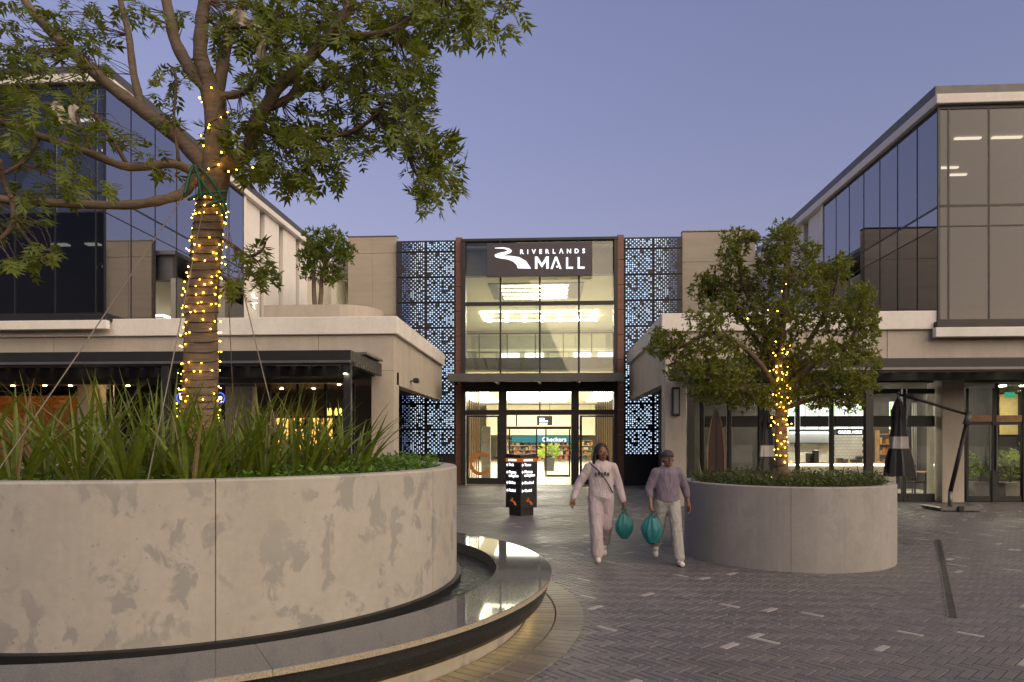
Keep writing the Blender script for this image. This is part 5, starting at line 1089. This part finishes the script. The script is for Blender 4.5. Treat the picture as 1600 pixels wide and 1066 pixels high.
for k in range(16 * 14 + 1):
    f = k / (16 * 14); i = f * (len(T2P) - 1); a = min(int(i), len(T2P) - 2); p = T2P[a].lerp(T2P[a + 1], i - a); rr = T2R[a] + .006; W.append(p + Vector((math.cos(k * .45) * rr, math.sin(k * .45) * rr, 0)))
MB().tube(W, .004, 5).build('wire', 'wire', sl2); r = random.Random(2)
b1 = MB().ball(org(sl2), .0074, 8, 6).build('bulb', 'bulb', sl2, True, fix=False); b1.location = W[3] - org(sl2)
for k in range(0, len(W)):
    if r.random() < .42: inst(b1, 'bulb', W[k] + Vector((r.gauss(0, .03), -abs(r.gauss(0, .03)), r.gauss(0, .03))), sl2, sc=[r.uniform(.7, 1.25)] * 3)
for k in range(34):
    p = t2(r.gauss(1221, 11), r.uniform(530, 640), -abs(r.gauss(.25, .2))); inst(b1, 'bulb', p, sl2, sc=[r.uniform(.6, 1.1)] * 3)
for (a, b) in ((1228, 444), (1222, 455), (1215, 486), (1200, 485), (1222, 582), (1168, 498), (1212, 534)): inst(b1, 'bulb', t2(a, b, -.75), sl2, sc=[.95] * 3)
r = random.Random(78); pts = []
for k in range(1500):
    a = r.uniform(0, 6.283); q = 1.36 * math.sqrt(r.random()); pts.append((PR.x + q * math.cos(a), PR.y + q * math.sin(a), 1.04, .20 * r.uniform(.4, 1.2)))
cover('ground_cover', 'low dark green hedge filling the round planter', pts, .05, 'leaf_hedge', 7, 6)
names = ['leftmost', 'second from left', 'third from left', 'fourth from left', 'fifth from left', 'rightmost']
for i, (px, zc) in enumerate(((1100, 10.2), (1178, 9.9), (1202, 9.6), (1262, 9.7), (1310, 9.7), (1352, 10.3))):
    u = (px - 800) / F; strap_clump('grass_tuft', cw(u * zc, zc, 1.05), 26, .42, 'wispy grass tuft in the round planter, ' + names[i], 'grass tufts in the round planter', 90 + i, .9, .008, 'leaf_hedge')

# ---- tree on the roof
yt = 21.6; P3 = yt / F
rt = empty('roof_tree', at(500, 478, yt), 'small round tree growing from the planter on the left roof', 'tree')
for a, b in ((492, 489), (500, 504)): MB().tube(smoothpath([at(a, 480, yt), at((a + b) / 2, 455, yt), at(b, 425, yt), at(b + (b - 495) * 2, 390, yt)], 4), [.085, .08, .078, .075, .072, .07, .068, .065, .06, .05, .045, .04, .03], 8).build('trunk', 'bark', rt, True)
r = random.Random(13); cr3 = MB()
for (cx, cy, rx, ry) in ((490, 375, 20, 20), (525, 372, 20, 18), (510, 395, 38, 24), (485, 400, 22, 20), (535, 400, 20, 22), (545, 392, 12, 10), (500, 425, 26, 16), (525, 428, 18, 14), (478, 420, 12, 16), (470, 398, 8, 6), (515, 440, 10, 8), (510, 365, 16, 12)):
    for k in range(int(rx * ry / 8) + 4):
        v = Vector((r.gauss(0, 1), r.gauss(0, 1), r.gauss(0, 1))).normalized() * (r.random() ** .4); p = at(cx + v.x * rx, cy - v.z * ry, yt + v.y * .7); whorl(cr3, r, p, (v + Vector((0, 0, .4))).normalized(), 6, .15, .2)
cr3.build('crown', 'leaf_roof', rt, fix=False)
# ================================================================== directory totem
tb = atz(814, 806); ty = tb.y
to = empty('directory_totem', (tb.x, ty, 0), 'black three sided directory totem with lit white lines before the entrance', 'sign')
tw = .36; ap = .34                                               # half width, how far the edge stands forward
h0, h1 = .17, zat(709, 814, ty + .1)
def prism(n, m, x, a, yb_, z0, z1, drop=0.0):
    vs = [(tb.x - x, yb_, z0), (tb.x, yb_ - a, z0), (tb.x + x, yb_, z0), (tb.x - x, yb_, z1), (tb.x, yb_ - a, z1 - drop), (tb.x + x, yb_, z1)]
    return MB().add(vs, [(0, 2, 1), (3, 4, 5), (0, 1, 4, 3), (1, 2, 5, 4), (2, 0, 3, 5)]).build(n, m, to)
prism('base', 'dark_metal', tw * .78, ap * .78, ty + .18, .0, h0); prism('body', 'black', tw, ap, ty + .2, h0 + .002, h1, .035); 
M['totem_lit'] = emis('totem_lit', (.93, .90, 1.0), .55); M['totem_orange'] = emis('totem_orange', (.8, .2, .03), .12)
def face(side):                                                  # maps u (0 at outer edge, 1 at the front edge for left), z
    o = Vector((tb.x - tw if side < 0 else tb.x, ty + .2 if side < 0 else ty + .2 - ap, 0)); e = Vector((tb.x if side < 0 else tb.x + tw, ty + .2 - ap if side < 0 else ty + .2, 0))
    d = e - o; nrm = Vector((d.y, -d.x, 0)).normalized(); 
    return lambda u, z, off=.004: o + d * u + nrm * off + Vector((0, 0, z))
def on_face(mb, fc, off):
    a = np.array(mb.v); v = [fc(q[0], q[2], off + max(0, -q[1])) for q in a]; mb.v = [tuple(x) for x in v]; return mb
Lf = math.hypot(tw, ap)
for side, rows in ((-1, [('Trak', 1.16), ('Platzen', .99), ('anlegdien', .91), ('Drilen', .75), ('Platbal', .57)]), (1, [('Toms', 1.16), ('Platzen', 1.0), ('anlegdien', .92), ('Shacked', .75), ('Gartid', .57)])):
    fc = face(side)
    band = MB().box(.0, 1.0, -.001, 0, h1 - .19, h1 - .10); on_face(band, fc, .003).build('orange_band', 'totem_orange', to)
    on_face(MB().box(.18, .72, -.002, -.001, h1 - .165, h1 - .125), fc, .004).build('lettering', 'totem_lit', to)
    for k, (s_, z) in enumerate(rows):
        m2 = text_mb(s_, .085, (0, 0, 0), .003, .001); m2.v = [(.22 + v[0] / Lf, v[1] - .002, z * h1 / 1.42 - .02 + v[2]) for v in m2.v]; on_face(m2, fc, .004).build('lettering', 'totem_lit', to)
        if k != 2:
            z_ = z * h1 / 1.42; ar = MB().poly([(.06, z_), (.11, z_ + .045), (.11, z_ + .015), (.17, z_ + .015), (.17, z_ - .015), (.11, z_ - .015), (.11, z_ - .045)], -.001, 0); on_face(ar, fc, .004).build('arrow', 'totem_lit', to)
    lg = strip_mb([tuple((.32 + (x - 188) / 464 * .42, .24 + (408 - y) / 270 * .17) for x, y in pr) for pr in LOGO], -.001, 0); on_face(lg, fc, .004).build('logo', 'totem_orange', to)

# ================================================================== people
TS = bpy.data.scenes.new('work')
def caps(segs, voxel, name, mat, parent=None, base=(0, 0, 0), sm=4, rot=0.0, sc=1.0):
    """one continuous skin grown round tapered limbs: (p, rp, q, rq) or (p, r, (sx, sy, sz))"""
    mb = MB()
    for s_ in segs:
        if len(s_) == 3: mb.ball(s_[0], s_[1], 16, 12, s_[2])
        else:
            mb.tube([s_[0], s_[2]], [s_[1], s_[3]], 14)
            for c, rr in ((s_[0], s_[1]), (s_[2], s_[3])): mb.ball(c, rr, 14, 10)
    me = bpy.data.meshes.new('tmp'); me.from_pydata(mb.v, [], mb.f); bm = bmesh.new(); bm.from_mesh(me); bmesh.ops.recalc_face_normals(bm, faces=bm.faces[:]); bm.to_mesh(me); bm.free(); o = bpy.data.objects.new('tmp', me); TS.collection.objects.link(o)
    md = o.modifiers.new('r', 'REMESH'); md.mode = 'VOXEL'; md.voxel_size = voxel
    if sm: s2 = o.modifiers.new('s', 'SMOOTH'); s2.factor = .5; s2.iterations = sm
    TS.view_layers[0].update(); m2 = bpy.data.meshes.new_from_object(o.evaluated_get(TS.view_layers[0].depsgraph)); bpy.data.objects.remove(o); bpy.data.meshes.remove(me)
    m2.name = name; m2.materials.clear(); m2.materials.append(M[mat] if isinstance(mat, str) else mat); m2.polygons.foreach_set('use_smooth', [True] * len(m2.polygons))
    ob = bpy.data.objects.new(name, m2); COL.objects.link(ob)
    if parent is not None: ob.parent = parent
    return ob
def hand(w_, dirn, palm_n, curl):                                 # wrist, pointing direction, palm normal: palm and five fingers
    d = Vector(dirn).normalized(); n = (Vector(palm_n) - d * Vector(palm_n).dot(d)).normalized(); s_ = d.cross(n); w_ = Vector(w_); S = []
    S += [(w_, .024, w_ + d * .05, .03), (w_ + d * .03 + s_ * .02, .018, w_ + d * .085 + s_ * .03, .016), (w_ + d * .03 - s_ * .02, .018, w_ + d * .085 - s_ * .03, .016)]
    for k, (o, L) in enumerate(((-.033, .062), (-.011, .075), (.011, .072), (.033, .055))):
        a = w_ + d * .085 + s_ * o; b = a + (d * (1 - curl * .5) + n * curl * .6).normalized() * L * .5; c = b + (d * (1 - curl) + n * curl * 1.1).normalized() * L * .5; S += [(a, .0105, b, .0095), (b, .0095, c, .008)]
    a = w_ + d * .03 - s_ * .03; b = a + (d * .6 - s_ * .6 + n * .3).normalized() * .04; S += [(a, .013, b, .011), (b, .011, b + (d * .8 + n * .4 * curl).normalized() * .035, .009)]
    return S
M['skin'] = plain('skin', (.16, .075, .045), .5, var=.06); M['skin2'] = plain('skin2', (.20, .10, .065), .5, var=.06)
M['hair'] = plain('hair', (.012, .008, .007), .6, nscale=40); M['pink_knit'] = plain('pink_knit', (.56, .49, .52), .95, var=.06, nscale=20, bmp=.4); M['pink_trouser'] = plain('pink_trouser', (.54, .47, .50), .95, var=.06, nscale=14, bmp=.3)
M['lilac_knit'] = plain('lilac_knit', (.20, .17, .22), .95, var=.08, nscale=20, bmp=.4); M['white_trouser'] = plain('white_trouser', (.46, .45, .44), .9, var=.08, nscale=14, bmp=.3); M['shoe_white'] = plain('shoe_white', (.6, .56, .56), .7); M['teal_bag'] = plain('teal_bag', (.012, .15, .16), .45, var=.3, nscale=14, bmp=.5)
def cloth(name, col):
    m, t, p = mat_new(name); v = coords(t, (1, 1, .55)); f = noise(t, v, 7, 3, .55, 1.2); f2 = noise(t, coords(t), 160, 2)
    t.links.new(ramp(t, f, [(.3, tuple(c * .8 for c in col)), (.7, tuple(c * 1.1 for c in col))]), p.inputs['Base Color']); p.inputs['Roughness'].default_value = .95
    bump(t, p, mixc(t, .12, f, f2), 1.0, .06); return m
for k_, c_ in (('pink_knit', (.52, .45, .48)), ('pink_trouser', (.50, .43, .46)), ('lilac_knit', (.19, .16, .21)), ('white_trouser', (.40, .39, .38))): M[k_] = cloth(k_, c_)
M['ink'] = plain('ink', (.05, .045, .06), .9); M['eye'] = plain('eye', (.5, .48, .45), .2); M['lip'] = plain('lip', (.18, .05, .045), .5)
def finish(body, loc, rz, s_, label, ch):
    body.location = loc; body.rotation_euler = (0, 0, rz); body.scale = (s_, s_, s_); ORG[body.name] = Vector(loc); prop(body, label, 'person')
def headsegs(c, yaw, look=0.0):                                  # head centred at c facing -y turned by yaw
    c = Vector(c); Rm = Matrix.Rotation(yaw, 3, 'Z'); f = lambda x, y, z: c + Rm @ Vector((x, y, z))
    return [(f(0, .005, .025), .098, (.80, 1.0, 1.05)), (f(0, -.02, -.045), .07, (.86, .95, 1.0)), (f(0, -.055, -.085), .03, (1, .8, .8)), (f(0, -.098, .015), .010, f(0, -.118, -.022), .014), (f(0, -.108, -.024), .015, (1.25, .7, .7)),
            (f(-.08, .012, 0), .026, (.4, .75, 1.1)), (f(.08, .012, 0), .026, (.4, .75, 1.1)), (f(-.034, -.088, .032), .016, (1.3, .5, .6)), (f(.034, -.088, .032), .016, (1.3, .5, .6)), (f(0, -.092, -.052), .018, (1.3, .5, .6)), (f(-.045, -.062, -.015), .03, (1, .8, .8)), (f(.045, -.062, -.015), .03, (1, .8, .8))], f
def face_parts(body, f):
    for x in (-.034, .034):
        p = f(x, -.094, .012); MB().ball(p, .011, 8, 6, (1.1, .7, .8)).build('eye', 'eye', body, True); e = f(x, -.103, .012); MB().ball(e, .0055, 8, 6).build('pupil', 'hair', body, True)
    MB().ball(f(0, -.105, -.058), .018, 10, 6, (1.25, .45, .42)).build('mouth', 'lip', body, True)
def person(name, H, hipx, legs, arms, headc, yaw, sk, top, bottom, tw_, label, loc, rz, hairf, sleeve_end=.9, flare=1.0, extra=None):
    (lk, la, lt), (rk, ra, rt_) = legs; (ls, le, lw_, ld), (rs_, re, rw, rd) = arms
    hd, f = headsegs(headc, yaw); hip = Vector((0, 0, .93)); hx = .085
    B = hd + [((0, .012, 1.40), .052, tuple(Vector(headc) + Vector((0, .02, -.06))), .05), ((0, 0, 1.24), .145, (1.12, .72, 1.0)), ((0, 0, 1.08), .13, (1.08, .74, 1.0)), ((0, .01, .95), .15, (1.12, .80, .8)), ((-.12, 0, 1.345), .05, (.12, 0, 1.345), .05)]
    for sx, k, a, t in ((-1, lk, la, lt), (1, rk, ra, rt_)): B += [((sx * hx, 0, .90), .088, k, .055), (k, .052, a, .036), (a, .038, t, .030)]
    for s0, e, w_, d in ((ls, le, lw_, ld), (rs_, re, rw, rd)): B += [(s0, .05, e, .038), (e, .037, w_, .026)] + hand(w_, d[0], d[1], d[2])
    body = caps(B, .0075, name, sk, sm=3)
    face_parts(body, f)
    T = [((0, 0, 1.30 - .045 * q), .158, (1.08 + .012 * q, .76 + .014 * q, .75)) for q in range(9)] + [((-.125, .005, 1.345), .066, (.125, .005, 1.345), .066), ((-.06, .005, 1.38), .06, (.06, .005, 1.38), .06), ((0, .012, 1.385), .07, (0, .012, 1.41), .066)]
    for s0, e, w_, d in ((ls, le, lw_, ld), (rs_, re, rw, rd)):
        s0, e, w_ = Vector(s0), Vector(e), Vector(w_); s0 = s0 + Vector((-.02 if s0.x > 0 else .02, 0, -.01)); T += [(s0, .064 * tw_, e, .058 * tw_), (e, .058 * tw_, e.lerp(w_, sleeve_end), .045 * tw_)]
    caps(T, .012, 'sweatshirt', top, body, sm=9)
    L_ = [((0, .01, .93), .168, (1.10, .86, .72))]
    for sx, k, a in ((-1, lk, la), (1, rk, ra)):
        k, a = Vector(k), Vector(a); L_ += [((sx * hx, 0, .90), .108, k, .084 * flare), (k, .084 * flare, a + Vector((0, 0, .03)), .080 * flare)]
    caps(L_, .012, 'trousers', bottom, body, sm=7)
    for a, t in ((la, lt), (ra, rt_)):
        a, t = Vector(a), Vector(t); caps([(a + Vector((0, .03, -.045)), .044, t + Vector((0, -.01, .004)), .042), (a + Vector((0, .01, -.015)), .054, a + Vector((0, -.04, -.03)), .048)], .009, 'shoe', 'shoe_white', body, sm=2)
    hairf(body, f)
    if extra: extra(body)
    ORG[body.name] = Vector((0, 0, 0)); finish(body, loc, rz, H / 1.65, label, None)
    return body
def long_hair(body, f):
    r_ = random.Random(4); S = [(f(0, .03, .05), .108, (.9, 1.0, .95))]
    for k in range(46):
        a = r_.uniform(-.25, math.pi + .25); x, y = math.cos(a) * .085, .02 + math.sin(a) * .085; S.append((f(x, y, .07), .018, f(x * 1.25, y * 1.1, -.08), .017)); S.append((f(x * 1.25, y * 1.1, -.08), .017, f(x * 1.55 + r_.gauss(0, .015), y * 1.15, -.20 - r_.random() * .09), .009))
    caps(S, .008, 'hair', 'hair', body, sm=1)
def cap_hair(body, f):
    caps([(f(0, .03, .04), .101, (.88, .96, .9)), (f(0, .06, -.02), .07, (.98, .6, .8))], .009, 'hair', 'hair', body, sm=2)
    caps([(f(0, .012, .062), .107, (.84, 1.0, .72)), (f(-.04, -.10, .05), .012, f(-.03, -.16, .038), .009), (f(0, -.10, .055), .012, f(0, -.175, .04), .009), (f(.04, -.10, .05), .012, f(.03, -.16, .038), .009)], .008, 'cap', 'ink', body, sm=2)
# the woman on the left: arms swinging, bag in the hand on our right
wloc = atz(939, 876); wl_ = Vector((wloc.x, wloc.y, 0))
def w_extra(body):
    pts = smoothpath([(-.17, -.02, 1.40), (-.06, -.145, 1.30), (.06, -.16, 1.14), (.155, -.10, .98)], 6); MB().tube(pts, .009, 6).build('bag_strap', 'ink', body, True)
    for k in range(5): MB().box(-.105 + k * .044, -.078 + k * .044, -.152 + abs(k - 2) * .006, -.139 + abs(k - 2) * .006, 1.215 + .012 * (k % 2), 1.265 + .01 * (k % 2)).build('print', 'ink', body)
woman = person('person', 1.66, 0, (((-.075, -.07, .48), (-.06, -.10, .085), (-.065, -.215, .035)), ((.085, .06, .49), (.075, .30, .19), (.08, .255, .06))),
    (((-.19, 0, 1.345), (-.31, .02, 1.10), (-.40, -.06, .90), ((-.35, -.2, -.9), (.5, -.4, 0), .5)), ((.19, 0, 1.345), (.26, .04, 1.08), (.31, -.06, .86), ((.15, -.1, -1), (-1, -.2, 0), 1.0))),
    (.01, -.01, 1.535), .30, 'skin', 'pink_knit', 'pink_trouser', 1.1, 'woman with long dark hair in pale pink sweatshirt and trousers carrying a teal bag', wl_, .05, long_hair, .96, 1.12, w_extra)
mloc = atz(1043, 880); ml_ = Vector((mloc.x, mloc.y, 0))
man = person('person', 1.58, 0, (((-.10, .10, .50), (-.10, .36, .20), (-.10, .32, .07)), ((.10, -.13, .49), (.12, -.20, .085), (.125, -.315, .035))),
    (((-.19, 0, 1.345), (-.27, .03, 1.09), (-.27, -.10, .88), ((-.05, -.25, -1), (1, -.1, 0), 1.0)), ((.19, 0, 1.345), (.28, .06, 1.09), (.32, .02, .86), ((.05, -.15, -1), (-1, -.2, 0), .5))),
    (.0, -.02, 1.53), .1, 'skin2', 'lilac_knit', 'white_trouser', 1.13, 'person in dark cap, lilac top and pale trousers carrying a teal bag', ml_, .08, cap_hair, .45, 1.0)
def bag(c, w_, h, label, seed):
    b = empty('carrier_bag', c - Vector((0, 0, h)), label, 'bag', 'teal carrier bags'); r_ = random.Random(seed); n = 60; m = 26; vs = []
    for i in range(m + 1):
        t = i / m; rr = w_ * (math.sin(math.pi * (.12 + .80 * t)) ** .8) * (1 if i not in (m,) else .75)
        for k in range(n):
            a = 2 * math.pi * k / n; q = rr * (1 + .07 * math.sin(a * 3 + i * .12 + seed) + (1 - t) * .10 * math.sin(a * 11 + seed) + .04 * math.sin(a * 7 - i * .16) + .02 * math.sin(a * 5 + i * .5)); vs.append((c.x + math.cos(a) * q, c.y + math.sin(a) * q * .55, c.z - .10 - (h - .1) * t + .008 * math.sin(a * 3)))
    mb = MB(); mb.add(vs, [(i * n + k, i * n + (k + 1) % n, (i + 1) * n + (k + 1) % n, (i + 1) * n + k) for i in range(m) for k in range(n)] + [tuple(range(m * n, (m + 1) * n)), tuple(reversed(range(n)))]); mb.build('body', 'teal_bag', b, True)
    for s_ in (-1, 1):
        MB().tube(smoothpath([c + Vector((s_ * w_ * .35, -.02, -.12)), c + Vector((s_ * .02, -.01, -.01)), c + Vector((0, 0, .0)), c + Vector((-s_ * .02, .03, -.02)), c + Vector((s_ * w_ * .3, .05, -.12))], 4), .008, 6).build('handle', 'teal_bag', b, True)
def hand_world(body, p): bpy.context.view_layer.update(); return body.matrix_world @ Vector(p)
bag(hand_world(woman, (.325, -.075, .765)), .125, .44, 'teal carrier bag held by the woman in pink', 2)
bag(hand_world(man, (-.262, -.125, .785)), .14, .46, 'teal carrier bag held by the person in the cap', 5)

bpy.data.scenes.remove(TS)
